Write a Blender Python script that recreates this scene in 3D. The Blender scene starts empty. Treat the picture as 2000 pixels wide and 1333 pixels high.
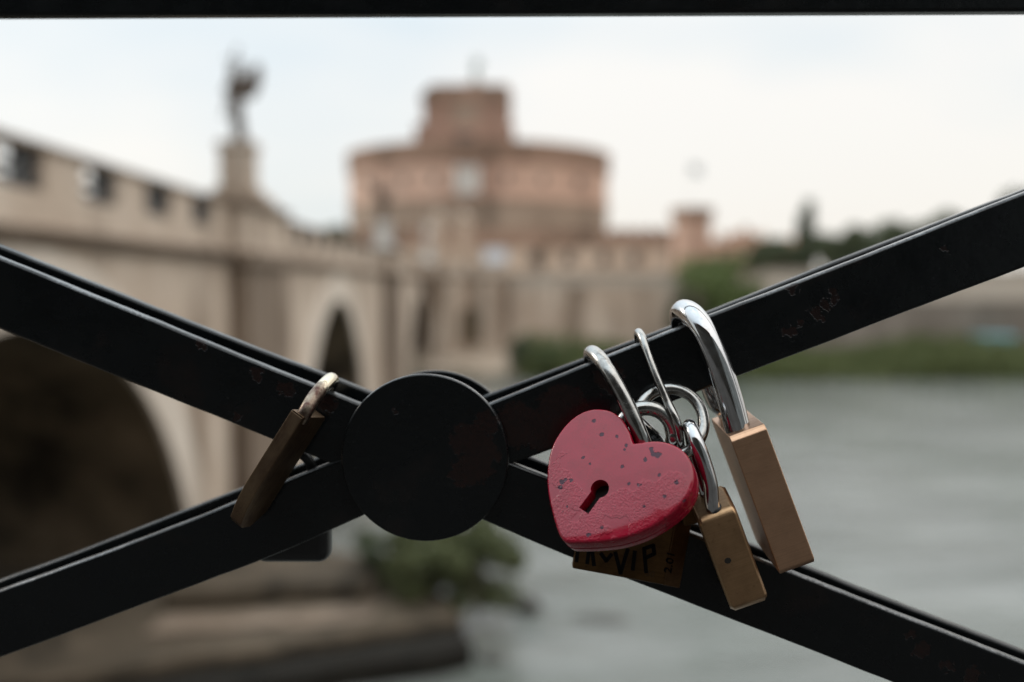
import bpy, bmesh, math, random
from mathutils import Vector, Matrix
R = math.radians
S = bpy.context.scene
COL = S.collection
random.seed(7)

# ------------------------------------------------------------------ camera
CAM = Vector((0, 0, 8.5))
PITCH = R(3.11)
FPX = 2000 * 23.0 / 23.5
cd = bpy.data.cameras.new('camera')
cam = bpy.data.objects.new('camera', cd)
COL.objects.link(cam)
cam.location = CAM
cam.rotation_euler = (R(90) - PITCH, 0, 0)
cd.sensor_width = 23.5
cd.lens = 23.0
cd.clip_start = 0.01
cd.clip_end = 9000
cd.dof.use_dof = True
cd.dof.focus_distance = 0.362
cd.dof.aperture_fstop = 2.7
cd.dof.aperture_blades = 0
S.camera = cam

# ------------------------------------------------------------------ view
S.view_settings.view_transform = 'Standard'
S.view_settings.look = 'None'
S.view_settings.gamma = 1
S.view_settings.exposure = 0.0
S.cycles.use_denoising = True
S.cycles.max_bounces = 8
S.cycles.transparent_max_bounces = 8

# ------------------------------------------------------------------ light
SUN_DIR = Vector((-0.80, 0.25, 0.42)).normalized()      # towards the sun
SUN_EL = math.asin(SUN_DIR.z)
SUN_AZ = math.atan2(SUN_DIR.x, SUN_DIR.y)
sl = bpy.data.lights.new('sun', 'SUN')
sl.energy = 1.0
sl.angle = R(14)
sl.color = (1.0, 0.9, 0.78)
so = bpy.data.objects.new('sun', sl)
COL.objects.link(so)
so.rotation_euler = (-SUN_DIR).to_track_quat('-Z', 'Y').to_euler()

W = bpy.data.worlds.new('World')
S.world = W
W.use_nodes = True
nt = W.node_tree
nt.nodes.clear()
N = nt.nodes.new
L = nt.links.new
out = N('ShaderNodeOutputWorld')
sky = N('ShaderNodeTexSky')
sky.sky_type = 'NISHITA'
sky.sun_disc = False
sky.sun_elevation = SUN_EL
sky.sun_rotation = SUN_AZ
sky.air_density = 1.0
sky.dust_density = 2.0
bg1 = N('ShaderNodeBackground')
bg1.inputs['Strength'].default_value = 0.15
L(sky.outputs[0], bg1.inputs['Color'])
tc = N('ShaderNodeTexCoord')
sep = N('ShaderNodeSeparateXYZ')
L(tc.outputs['Generated'], sep.inputs[0])
# cloud deck: brighter overhead than at the horizon, as an overcast sky is
zr = N('ShaderNodeValToRGB')
zr.color_ramp.elements[0].position = 0.0
zr.color_ramp.elements[0].color = (0.88, 0.87, 0.86, 1)
zr.color_ramp.elements[1].position = 1.0
zr.color_ramp.elements[1].color = (2.6, 2.68, 2.76, 1)
e = zr.color_ramp.elements.new(0.25); e.color = (0.95, 0.96, 0.97, 1)
e = zr.color_ramp.elements.new(0.5); e.color = (1.75, 1.8, 1.86, 1)
L(sep.outputs['Z'], zr.inputs[0])
mp = N('ShaderNodeMapping')
mp.inputs['Scale'].default_value = (1.0, 1.0, 2.6)
mp.inputs['Location'].default_value = (0.37, 0.1, 0.2)
L(tc.outputs['Generated'], mp.inputs[0])
nz = N('ShaderNodeTexNoise')
nz.inputs['Scale'].default_value = 1.6
nz.inputs['Detail'].default_value = 3
nz.inputs['Roughness'].default_value = 0.5
L(mp.outputs[0], nz.inputs['Vector'])
cr = N('ShaderNodeValToRGB')
cr.color_ramp.elements[0].position = 0.36
cr.color_ramp.elements[0].color = (0.78, 0.872, 0.918, 1)
cr.color_ramp.elements[1].position = 0.60
cr.color_ramp.elements[1].color = (1.06, 1.022, 0.965, 1)
sl_ = N('ShaderNodeMath'); sl_.operation = 'MULTIPLY_ADD'
sl_.inputs[1].default_value = 0.38
L(sep.outputs['X'], sl_.inputs[0]); L(nz.outputs[0], sl_.inputs[2])
L(sl_.outputs[0], cr.inputs[0])
mul = N('ShaderNodeMix'); mul.data_type = 'RGBA'; mul.blend_type = 'MULTIPLY'
mul.inputs[0].default_value = 1
L(zr.outputs[0], mul.inputs[6]); L(cr.outputs[0], mul.inputs[7])
bg2 = N('ShaderNodeBackground')
L(mul.outputs[2], bg2.inputs['Color'])
bg2.inputs['Strength'].default_value = 1.07
ms = N('ShaderNodeMixShader')
ms.inputs[0].default_value = 0.88
L(bg1.outputs[0], ms.inputs[1]); L(bg2.outputs[0], ms.inputs[2])
L(ms.outputs[0], out.inputs['Surface'])


# ------------------------------------------------------------------ helpers
def ray(px, py):
    cx = (px - 1000) / FPX
    cy = (666.5 - py) / FPX
    s, c = math.sin(PITCH), math.cos(PITCH)
    return Vector((cx, c + cy * s, -s + cy * c))

def at(px, py, Y):                      # point at world distance Y
    d = ray(px, py)
    return CAM + d * (Y / d.y)

def on_plane(px, py, P, n):
    d = ray(px, py)
    return CAM + d * ((P - CAM).dot(n) / d.dot(n))

def tag(o, label=None, cat=None, group=None, kind=None):
    if label: o['label'] = label
    if cat: o['category'] = cat
    if group: o['group'] = group
    if kind: o['kind'] = kind
    return o

def thing(name, label, cat, loc=(0, 0, 0), group=None):
    o = bpy.data.objects.new(name, None)
    o.empty_display_size = 0.01
    COL.objects.link(o)
    o.location = loc
    return tag(o, label, cat, group)

def world_loc(o):
    v = Vector((0, 0, 0))
    while o is not None:
        v += o.location
        o = o.parent
    return v

def obj(name, bm, mat, parent=None, loc=None, smooth=False, tri=False):
    """link a bmesh given in world coordinates as ONE mesh object"""
    bmesh.ops.recalc_face_normals(bm, faces=bm.faces[:])
    me = bpy.data.meshes.new(name)
    base = Vector(loc) if loc is not None else Vector((0, 0, 0))
    if parent is not None:
        base = world_loc(parent) + (base if loc is not None else Vector((0, 0, 0)))
    for v in bm.verts:
        v.co -= base
    if smooth:
        for f in bm.faces:
            f.smooth = True
    bm.to_mesh(me)
    bm.free()
    o = bpy.data.objects.new(name, me)
    COL.objects.link(o)
    if parent is not None:
        o.parent = parent
        if loc is not None: o.location = loc
    elif loc is not None:
        o.location = loc
    if mat: me.materials.append(mat)
    return o

def bevel(o, w, seg=2, ang=35):
    m = o.modifiers.new('bevel', 'BEVEL')
    m.width = w
    m.segments = seg
    m.limit_method = 'ANGLE'
    m.angle_limit = R(ang)
    m.harden_normals = True
    for f in o.data.polygons: f.use_smooth = True
    return o

def bake(o):
    """apply the modifiers of o"""
    dg = bpy.context.evaluated_depsgraph_get()
    me = bpy.data.meshes.new_from_object(o.evaluated_get(dg), preserve_all_data_layers=True, depsgraph=dg)
    o.modifiers.clear()
    o.data = me
    return o

def box(bm, c, s, M=None):
    r = bmesh.ops.create_cube(bm, size=1)
    for v in r['verts']:
        v.co = Vector((v.co.x * s[0], v.co.y * s[1], v.co.z * s[2])) + Vector(c)
        if M: v.co = M @ v.co
    return r['verts']

def box6(bm, x0, x1, y0, y1, z0, z1):
    return box(bm, ((x0 + x1) / 2, (y0 + y1) / 2, (z0 + z1) / 2), (x1 - x0, y1 - y0, z1 - z0))

def prism(bm, pts, vec):
    """polygon (list of Vectors) extruded by vec"""
    a = [bm.verts.new(p) for p in pts]
    b = [bm.verts.new(p + vec) for p in pts]
    n = len(a)
    bm.faces.new(a)
    bm.faces.new(list(reversed(b)))
    for i in range(n):
        j = (i + 1) % n
        bm.faces.new((a[i], b[i], b[j], a[j]))

def catmull(pts, per=8, closed=False):
    o = []
    n = len(pts)
    rng = range(n) if closed else range(n - 1)
    for i in rng:
        if closed:
            p0, p1, p2, p3 = pts[i - 1], pts[i], pts[(i + 1) % n], pts[(i + 2) % n]
        else:
            p0 = pts[max(i - 1, 0)]; p1 = pts[i]; p2 = pts[i + 1]; p3 = pts[min(i + 2, n - 1)]
        for k in range(per):
            t = k / per
            o.append(0.5 * ((2 * p1) + (p2 - p0) * t + (2 * p0 - 5 * p1 + 4 * p2 - p3) * t * t + (3 * p1 - p0 - 3 * p2 + p3) * t ** 3))
    if not closed: o.append(pts[-1].copy())
    return o

def tube(bm, pts, rad, seg=14, closed=False, caps=True):
    n = len(pts)
    rings = []
    up = None
    for i, p in enumerate(pts):
        if closed:
            t = (pts[(i + 1) % n] - pts[i - 1]).normalized()
        else:
            t = (pts[min(i + 1, n - 1)] - pts[max(i - 1, 0)]).normalized()
        if up is None:
            up = t.orthogonal().normalized()
        else:
            up = (up - t * up.dot(t)).normalized()
        b = t.cross(up)
        r = rad[i] if isinstance(rad, (list, tuple)) else rad
        rings.append([bm.verts.new(p + (up * math.cos(2 * math.pi * k / seg) + b * math.sin(2 * math.pi * k / seg)) * r) for k in range(seg)])
    m = n if closed else n - 1
    for i in range(m):
        A, B = rings[i], rings[(i + 1) % n]
        off = 0
        if closed and i == n - 1:       # find best twist
            off = min(range(seg), key=lambda q: sum((A[k].co - B[(k + q) % seg].co).length for k in range(seg)))
        for k in range(seg):
            bm.faces.new((A[k], A[(k + 1) % seg], B[(k + 1 + off) % seg], B[(k + off) % seg]))
    if caps and not closed:
        bm.faces.new(list(reversed(rings[0])))
        bm.faces.new(rings[-1])

def lathe(bm, prof, c=(0, 0, 0), seg=48, cap=True):
    rings = []
    for r, z in prof:
        rings.append([bm.verts.new((c[0] + r * math.cos(2 * math.pi * k / seg), c[1] + r * math.sin(2 * math.pi * k / seg), c[2] + z)) for k in range(seg)])
    for A, B in zip(rings, rings[1:]):
        for k in range(seg):
            bm.faces.new((A[k], A[(k + 1) % seg], B[(k + 1) % seg], B[k]))
    if cap:
        bm.faces.new(list(reversed(rings[0])))
        bm.faces.new(rings[-1])

def text_bm(s, size, extrude):
    """letters lying in the XY plane, centred, as a bmesh"""
    cu = bpy.data.curves.new('lettering', 'FONT')
    cu.body = s
    cu.size = size
    cu.extrude = extrude
    cu.align_x = 'CENTER'
    cu.resolution_u = 3
    o = bpy.data.objects.new('lettering', cu)
    COL.objects.link(o)
    dg = bpy.context.evaluated_depsgraph_get()
    dg.update()
    me = bpy.data.meshes.new_from_object(o.evaluated_get(dg))
    bm = bmesh.new()
    bm.from_mesh(me)
    bpy.data.objects.remove(o)
    bpy.data.curves.remove(cu)
    bpy.data.meshes.remove(me)
    return bm

# ------------------------------------------------------------------ materials
class Mat:
    def __init__(s, name, base=(0.5, 0.5, 0.5), rough=0.6, metal=0.0, spec=0.5):
        s.m = bpy.data.materials.new(name)
        s.m.use_nodes = True
        s.nt = s.m.node_tree
        s.b = s.nt.nodes['Principled BSDF']
        s.col = None
        s.base = base
        s.b.inputs['Base Color'].default_value = (*base, 1)
        s.b.inputs['Roughness'].default_value = rough
        s.b.inputs['Metallic'].default_value = metal
        s.b.inputs['Specular IOR Level'].default_value = spec
        s.tc = s.nt.nodes.new('ShaderNodeTexCoord')
        s.h = None
    def noise(s, scale, detail=4, rough=0.55, stretch=(1, 1, 1), rot=(0, 0, 0), loc=(0, 0, 0)):
        mp = s.nt.nodes.new('ShaderNodeMapping')
        mp.inputs['Scale'].default_value = stretch
        mp.inputs['Rotation'].default_value = rot
        mp.inputs['Location'].default_value = loc
        s.nt.links.new(s.tc.outputs['Object'], mp.inputs[0])
        n = s.nt.nodes.new('ShaderNodeTexNoise')
        n.inputs['Scale'].default_value = scale
        n.inputs['Detail'].default_value = detail
        n.inputs['Roughness'].default_value = rough
        s.nt.links.new(mp.outputs[0], n.inputs['Vector'])
        return n.outputs[0]
    def ramp(s, fac, a, b, v0=0.0, v1=1.0):
        r = s.nt.nodes.new('ShaderNodeMapRange')
        r.inputs['From Min'].default_value = a
        r.inputs['From Max'].default_value = b
        r.inputs['To Min'].default_value = v0
        r.inputs['To Max'].default_value = v1
        s.nt.links.new(fac, r.inputs['Value'])
        return r.outputs[0]
    def math(s, op, a, b=None):
        n = s.nt.nodes.new('ShaderNodeMath')
        n.operation = op
        for i, v in enumerate((a, b)):
            if v is None: continue
            if isinstance(v, (int, float)): n.inputs[i].default_value = v
            else: s.nt.links.new(v, n.inputs[i])
        return n.outputs[0]
    def mix(s, fac, colour):
        n = s.nt.nodes.new('ShaderNodeMix')
        n.data_type = 'RGBA'
        if isinstance(fac, (int, float)): n.inputs[0].default_value = fac
        else: s.nt.links.new(fac, n.inputs[0])
        if s.col is None: n.inputs[6].default_value = (*s.base, 1)
        else: s.nt.links.new(s.col, n.inputs[6])
        n.inputs[7].default_value = (*colour, 1)
        s.col = n.outputs[2]
        s.nt.links.new(s.col, s.b.inputs['Base Color'])
        return s
    def stain(s, colour, scale, a, b, stretch=(1, 1, 1), amount=1.0, detail=4, loc=(0, 0, 0), rot=(0, 0, 0)):
        f = s.ramp(s.noise(scale, detail, 0.6, stretch, rot, loc), a, b, 0, amount)
        return s.mix(f, colour)
    def bump(s, h, strength, dist):
        n = s.nt.nodes.new('ShaderNodeBump')
        n.inputs['Strength'].default_value = strength
        n.inputs['Distance'].default_value = dist
        s.nt.links.new(h, n.inputs['Height'])
        if s.h is not None: s.nt.links.new(s.h, n.inputs['Normal'])
        s.h = n.outputs[0]
        s.nt.links.new(s.h, s.b.inputs['Normal'])
        return s
    def rough(s, fac):
        s.nt.links.new(fac, s.b.inputs['Roughness'])
        return s
    def spots(s, pts, wob=0.0004, wscale=900):
        """mask: 1 inside any of the (centre, radius) spots, in object coordinates, with a ragged outline"""
        n = s.nt.nodes.new('ShaderNodeTexNoise')
        n.inputs['Scale'].default_value = wscale
        n.inputs['Detail'].default_value = 3
        s.nt.links.new(s.tc.outputs['Object'], n.inputs['Vector'])
        w = s.ramp(n.outputs[0], 0.3, 0.7, -wob, wob)
        tot = None
        for c, r in pts:
            d = s.nt.nodes.new('ShaderNodeVectorMath')
            d.operation = 'DISTANCE'
            s.nt.links.new(s.tc.outputs['Object'], d.inputs[0])
            d.inputs[1].default_value = c
            dd = s.math('ADD', d.outputs['Value'], w)
            m = s.ramp(dd, r * 1.08, r * 0.92)
            tot = m if tot is None else s.math('MAXIMUM', tot, m)
        return tot

def stone(name, base, dark, light, sc=1.0, rough=0.85):
    m = Mat(name, base, rough, spec=0.25)
    m.stain(light, 0.6 * sc, 0.45, 0.7, (1, 1, 0.6), 0.8)
    m.stain(dark, 0.35 * sc, 0.50, 0.66, (1.6, 1.6, 0.25), 0.9)
    m.stain(dark, 3.0 * sc, 0.58, 0.75, (1, 1, 1.6), 0.55)
    m.bump(m.noise(6 * sc, 6), 0.4, 0.05)
    return m.m

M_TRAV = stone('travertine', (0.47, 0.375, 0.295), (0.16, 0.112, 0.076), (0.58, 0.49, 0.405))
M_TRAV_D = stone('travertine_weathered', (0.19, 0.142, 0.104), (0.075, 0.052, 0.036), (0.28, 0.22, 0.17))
M_RING = stone('travertine_voussoir', (0.58, 0.50, 0.42), (0.34, 0.27, 0.21), (0.66, 0.585, 0.505))
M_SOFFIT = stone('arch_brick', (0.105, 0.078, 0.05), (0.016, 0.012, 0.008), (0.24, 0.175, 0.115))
M_STATUE = stone('old_marble', (0.10, 0.072, 0.054), (0.03, 0.024, 0.02), (0.15, 0.115, 0.092), 2)
M_STATUE_L = stone('pale_marble', (0.5, 0.47, 0.43), (0.25, 0.22, 0.2), (0.62, 0.6, 0.57), 2)
M_GRILLE = Mat('parapet_grille_iron', (0.03, 0.03, 0.03), 0.6).m
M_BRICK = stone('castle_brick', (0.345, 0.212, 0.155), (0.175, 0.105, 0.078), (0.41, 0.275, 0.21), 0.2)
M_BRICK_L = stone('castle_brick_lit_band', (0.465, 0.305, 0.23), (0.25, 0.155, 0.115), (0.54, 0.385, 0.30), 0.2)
M_PEPER = stone('castle_peperino', (0.27, 0.2, 0.15), (0.13, 0.095, 0.07), (0.36, 0.275, 0.21), 0.2)
M_BRICK_D = stone('castle_brick_dark', (0.25, 0.16, 0.115), (0.125, 0.083, 0.06), (0.31, 0.205, 0.152), 0.2)
M_WALL = stone('bastion_wall', (0.44, 0.33, 0.25), (0.15, 0.105, 0.072), (0.60, 0.49, 0.395), 0.5)
M_WALL_G = stone('embankment_grey', (0.155, 0.127, 0.103), (0.09, 0.07, 0.056), (0.29, 0.245, 0.205), 0.4)
M_WALL_P = stone('embankment_parapet', (0.42, 0.35, 0.285), (0.22, 0.17, 0.13), (0.48, 0.41, 0.34), 0.3)
M_ROOF = stone('terracotta_roof', (0.30, 0.16, 0.10), (0.16, 0.08, 0.05), (0.36, 0.21, 0.14), 0.5)
M_PLASTER = stone('ochre_plaster', (0.38, 0.26, 0.18), (0.22, 0.14, 0.1), (0.44, 0.32, 0.24), 0.3)
M_DARKWIN = Mat('dark_window', (0.03, 0.03, 0.03), 0.3).m
M_GRAVEL = stone('land', (0.34, 0.265, 0.2), (0.14, 0.12, 0.075), (0.42, 0.34, 0.27), 0.3)
M_PAVE = stone('paving', (0.06, 0.057, 0.054), (0.035, 0.03, 0.028), (0.09, 0.085, 0.08), 1.5)
M_FACADE = stone('added_house_dark', (0.028, 0.026, 0.022), (0.015, 0.014, 0.012), (0.04, 0.036, 0.03), 0.4)
M_FACADE_P = stone('added_house_pale', (0.30, 0.33, 0.33), (0.2, 0.21, 0.21), (0.36, 0.38, 0.38), 0.4)
M_BARK = stone('bark', (0.09, 0.07, 0.05), (0.04, 0.03, 0.025), (0.14, 0.11, 0.09), 3)
M_BANNER = Mat('pale_cloth', (0.5, 0.515, 0.55), 0.8).m
M_TURQ = Mat('turquoise_paint', (0.16, 0.42, 0.48), 0.6).stain((0.3, 0.5, 0.54), 2, 0.4, 0.7).m
M_FLAG = Mat('flag_cloth', (0.5, 0.52, 0.52), 0.8).m
M_BRONZE = Mat('bronze_patina', (0.22, 0.27, 0.25), 0.6).m

def leaf_mat(name, base, dark, light):
    m = Mat(name, base, 0.6, spec=0.3)
    m.stain(dark, 1.2, 0.5, 0.62, amount=0.9)
    m.stain(light, 2.5, 0.55, 0.7, amount=0.8, loc=(3, 1, 2))
    return m.m
M_LEAF = leaf_mat('leaf_green', (0.062, 0.082, 0.03), (0.035, 0.05, 0.018), (0.10, 0.125, 0.05))
M_LEAF_B = leaf_mat('leaf_bright', (0.125, 0.16, 0.05), (0.07, 0.095, 0.028), (0.20, 0.225, 0.09))
M_LEAF_D = leaf_mat('leaf_dark', (0.08, 0.097, 0.052), (0.048, 0.06, 0.032), (0.115, 0.132, 0.072))
M_LEAF_M = leaf_mat('leaf_olive', (0.125, 0.14, 0.062), (0.07, 0.082, 0.036), (0.18, 0.19, 0.09))
M_GRASS = leaf_mat('bank_grass', (0.09, 0.105, 0.035), (0.05, 0.065, 0.022), (0.15, 0.15, 0.06))

m = Mat('river_water', (0.142, 0.146, 0.135), 0.08, spec=0.5)
m.stain((0.085, 0.10, 0.08), 0.08, 0.4, 0.7, (1, 0.5, 1))
m.stain((0.085, 0.092, 0.08), 0.3, 0.50, 0.66, (0.4, 1.4, 1), .8, loc=(5, 2, 0))
m.stain((0.20, 0.205, 0.19), 0.16, 0.48, 0.64, (0.5, 1.3, 1), .9)  # pale streaks, with the dark ones above, paint ripple sheen into the colour
m.b.inputs['IOR'].default_value = 1.33
m.bump(m.noise(0.28, 3, 0.5, (0.5, 1.0, 1)), 0.5, 0.5)
m.bump(m.noise(0.9, 5, 0.6, (0.45, 1.0, 1)), 0.6, 0.25)
m.bump(m.noise(5, 4, 0.6, (0.6, 1, 1)), 0.45, 0.05)
M_WATER = m.m
M_LEDGE = stone('muddy_ledge_stone', (0.075, 0.057, 0.038), (0.026, 0.021, 0.014), (0.13, 0.10, 0.07), 1.2)
M_LEDGE_BLACK = stone('black_ledge_stone', (0.014, 0.012, 0.009), (0.006, 0.0055, 0.004), (0.022, 0.019, 0.014), 1.5, 0.95)  # near-black colour for the base under the ledge slabs
M_ROCK = stone('wet_rock', (0.06, 0.055, 0.045), (0.025, 0.022, 0.018), (0.1, 0.09, 0.075), 2, 0.5)

# ------------------------------------------------------------------ ground, water, banks
bm = bmesh.new()
vs = [bm.verts.new(p) for p in ((-3000, -30, 0), (3000, -30, 0), (3000, 3000, 0), (-3000, 3000, 0))]
bm.faces.new(vs)
tag(obj('water', bm, M_WATER), kind='structure')

# far land behind the embankment
FAR = [(-600, 160), (-60, 135), (-22, 112), (-8, 107), (4, 103), (30, 103), (70, 106), (140, 118), (260, 150), (700, 330)]
bm = bmesh.new()
a = [bm.verts.new((x, y + 0.3, 8.2)) for x, y in FAR]
b = [bm.verts.new((x * 3, 3000, 8.2)) for x, y in FAR]
for i in range(len(FAR) - 1):
    bm.faces.new((a[i], a[i + 1], b[i + 1], b[i]))
tag(obj('ground', bm, M_GRAVEL), kind='structure')

def bank_wall(name, pts, z0, z1, mat, label, th=0.8, par=None):
    t = thing(name, label, 'wall', (pts[0][0], pts[0][1], 0))
    def strip(zb, zt, off, m, nm):
        bm = bmesh.new()
        for (xa, ya), (xb, yb) in zip(pts, pts[1:]):
            d = Vector((xb - xa, yb - ya, 0)).normalized()
            nrm = Vector((d.y, -d.x, 0))
            P = [Vector((xa, ya, zb)) + nrm * off, Vector((xb, yb, zb)) + nrm * off,
                 Vector((xb, yb, zt)) + nrm * off, Vector((xa, ya, zt)) + nrm * off]
            prism(bm, P, -nrm * (th + off))
        return obj(nm, bm, m, t)
    strip(z0, z1, 0, mat, 'wall_face')
    if par:
        strip(z1 + 0.004, z1 + par, 0.06, M_WALL_P, 'parapet')
        strip(z1 + par + 0.004, z1 + par + 0.2, 0.22, M_WALL_P, 'coping')
    return t
bank_wall('embankment_wall', [(-22, 112), (-8, 107), (4, 103), (25.6, 102.6)], 0.2, 8.6, M_WALL,
          'pinkish beige embankment wall between the bridge end and the green tree', par=1.1)
bank_wall('embankment_wall', [(25.9, 102.7), (70, 106), (140, 118), (260, 150), (700, 330)], 0.2, 7.0, M_WALL_G,
          'long grey stained embankment wall above the grassy bank, with a pale parapet', par=3.0)

# lower quay and grassy bank
bm = bmesh.new()
front = [(-24, 108, 0.25), (-12, 103, .25), (1, 92, .25), (8, 90, .2), (30, 89.5, .2), (70, 92, .2), (140, 104, .2), (260, 136, .2), (690, 318, .2)]
back = [(-22, 111.7), (-8, 106.7), (4, 102.7), (14, 102.7), (30, 102.6), (70, 105.7), (140, 117.7), (260, 149.7), (700, 329.7)]
M_MUD = stone('muddy_bank', (0.085, 0.085, 0.05), (0.04, 0.045, 0.025), (0.13, 0.12, 0.08), 0.8)
rows = []
for (xf, yf, zf), (xb, yb) in zip(front, back):
    rows.append([bm.verts.new((xf + (xb - xf) * t, yf + (yb - yf) * t, z)) for t, z in ((0, -0.5), (0.02, zf), (0.45, 1.3), (0.75, 1.7), (1.0, 1.7))])
for q_, (A, B) in enumerate(zip(rows, rows[1:])):
    for i in range(4):
        f_ = bm.faces.new((A[i], B[i], B[i + 1], A[i + 1]))
        f_.material_index = 0 if q_ < 2 else 1
ob_ = obj('riverbank', bm, M_GRAVEL)
ob_.data.materials.append(M_MUD)
tag(ob_, kind='structure')

# grass on it: short tufts of blades, one stuff object
bm = bmesh.new()
rg = random.Random(3)
for i in range(7600):
    x = rg.uniform(9, 75) if i < 6800 else rg.uniform(1, 12)
    y0 = 89.7 + max(0, x - 30) * 0.06 + (max(0, 5 - x)) * .5
    t = rg.random() ** 1.4
    y = y0 + t * 9
    z = 0.1 + min(1.5, t * 2.6)
    dens = math.sin(x * 0.35) + math.sin(x * 0.13 + 1.7)
    h = rg.uniform(0.6, 1.6) * (1.2 + 0.3 * dens)
    if h < 0.15: continue
    w = rg.uniform(0.1, 0.28)
    a = rg.uniform(0, math.pi)
    dx, dy = math.cos(a) * w, math.sin(a) * w
    lx, ly = rg.uniform(-.4, .4) * h, rg.uniform(-.4, .4) * h
    v = [bm.verts.new(p) for p in ((x - dx, y - dy, z - .1), (x + dx, y + dy, z - .1), (x + lx + dx * .3, y + ly, z + h), (x + lx - dx * .3, y + ly, z + h))]
    bm.faces.new(v)
tag(obj('grass', bm, M_GRASS), 'long green and yellowish grass along the far waterline', 'grass', kind='stuff')

# near bank: pavement; unseen houses added behind the camera to shape reflections
bm = bmesh.new()
box6(bm, -80, 80, -160, 0.75, 6.9, 7.5)
tag(obj('pavement', bm, M_PAVE), kind='structure')
t = thing('embankment_wall', 'near stone embankment wall carrying the pavement and the railing', 'wall', (0, 0.8, 0))
bm = bmesh.new(); box6(bm, -8.0, 80, 0.2, 0.85, -1, 6.88); obj('wall_face', bm, M_TRAV_D, t)
t = thing('added_house', 'long dark unseen house front added behind the camera to darken reflections', 'house', (0, -14, 7.5))
def build_added_house(t, x0, x1, mat, h):
    bm = bmesh.new(); box6(bm, x0, x1, -24, -14, 7.5, h); obj('wall', bm, mat, t)
    x = x0 + 2
    while x < x1 - 2:
        for zz in (8.6, 12.0, 15.4):
            bm = bmesh.new(); box6(bm, x - .6, x + .6, -14.0, -13.97, zz, zz + 2.0); obj('window', bm, M_DARKWIN, t)
        x += 5
    bm = bmesh.new(); box6(bm, x0, x1, -24.5, -13.5, h + .004, h + .4); obj('roof', bm, M_ROOF, t)
build_added_house(t, -50, 4.4, M_FACADE, 22.0)
t = thing('added_house', 'paler unseen house next to the dark one, added to lighten reflections on the right bar', 'house', (26, -14, 7.5))
build_added_house(t, 4.7, 50, M_FACADE_P, 21.0)

# ------------------------------------------------------------------ foliage
def leaves(bm, c, rad, n, size, rg, clumps=14, flat=1.0):
    cl = []
    for _ in range(clumps):
        while True:
            p = Vector((rg.uniform(-1, 1), rg.uniform(-1, 1), rg.uniform(-1, 1)))
            if 0.25 < p.length < 0.95: break
        cl.append((p, rg.uniform(0.22, 0.42)))
    for _ in range(n):
        p, r = rg.choice(cl)
        d = Vector((rg.gauss(0, 1), rg.gauss(0, 1), rg.gauss(0, 1))).normalized() * r * rg.random() ** 0.4
        q = p + d
        P = Vector((c[0] + q.x * rad[0], c[1] + q.y * rad[1], c[2] + q.z * rad[2]))
        s = size * rg.uniform(0.6, 1.3)
        u = Vector((rg.gauss(0, 1), rg.gauss(0, 1), rg.gauss(0, 1) * flat)).normalized()
        v = u.orthogonal().normalized()
        w = u.cross(v)
        vs = [bm.verts.new(P + v * s), bm.verts.new(P + w * s * .5), bm.verts.new(P - v * s), bm.verts.new(P - w * s * .5)]
        bm.faces.new(vs)

def tree(name, label, cat, base, height, rad, mat, seed, n=1600, size=0.3, clumps=16, trunk=0.25, crown_c=None, group=None):
    rg = random.Random(seed)
    t = thing(name, label, cat, base, group)
    b = Vector(base)
    cz = height - rad[2] * 0.95 if crown_c is None else crown_c
    top = b + Vector((0, 0, cz))
    bm = bmesh.new()
    k = trunk
    tube(bm, [b + Vector((0, 0, -.2)), b + Vector((rg.uniform(-.2, .2) * k, 0, cz * .5)), top], [k, k * .75, k * .5], 8)
    for _ in range(6):
        a = rg.uniform(0, 6.28)
        s = b + Vector((0, 0, cz * rg.uniform(.55, .95)))
        e2 = top + Vector((math.cos(a) * rad[0] * .6, math.sin(a) * rad[1] * .6, rad[2] * rg.uniform(-.2, .5)))
        tube(bm, [s, (s + e2) / 2 + Vector((0, 0, rad[2] * .1)), e2], [k * .4, k * .28, k * .12], 6)
    obj('trunk', bm, M_BARK, t)
    bm = bmesh.new()
    leaves(bm, top, rad, n, size, rg, clumps)
    obj('crown', bm, mat, t)
    return t

def bush(label, px, py_base, Y, w, h, mat, seed, z=None, n=900, size=0.14, group=None):
    p = at(px, py_base, Y)
    if z is not None: p.z = z
    return tree('bush', label, 'bush', p, h, (w / 2, w / 2 * .8, h * .5), mat, seed, n, size, 22, 0.06, crown_c=h * .5, group=group)

# bright tree on the embankment, centre right
p = at(1400, 620, 101); p.z = 1.5
tree('tree', 'bright green rounded tree rising above the far embankment wall', 'tree', p, 9.8, (5.0, 3.6, 3.9), M_LEAF_B, 11, 6000, 0.3, 26, 0.22)
p = at(1345, 640, 100.5); p.z = 1.5
tree('tree', 'smaller darker tree leaning against the left of the bright tree', 'tree', p, 6.0, (2.4, 2.0, 2.8), M_LEAF, 12, 1500, 0.25, 14, 0.16)
# bushes at the water by the bridge end
bush('dark green bush hanging over the waterline right of the bridge', 1012, 735, 93, 2.6, 4.6, M_LEAF_D, 21, .5, 1500, .2)
bush('low green bush spreading along the waterline beside the dark bush', 1085, 742, 92, 5.5, 2.6, M_LEAF, 22, .5, 1500, .2)
bush('low leafy bush at the end of the waterline hedge, below the beige wall', 1180, 742, 92, 5.0, 2.0, M_LEAF_B, 23, .5, 1300, .2)
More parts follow.
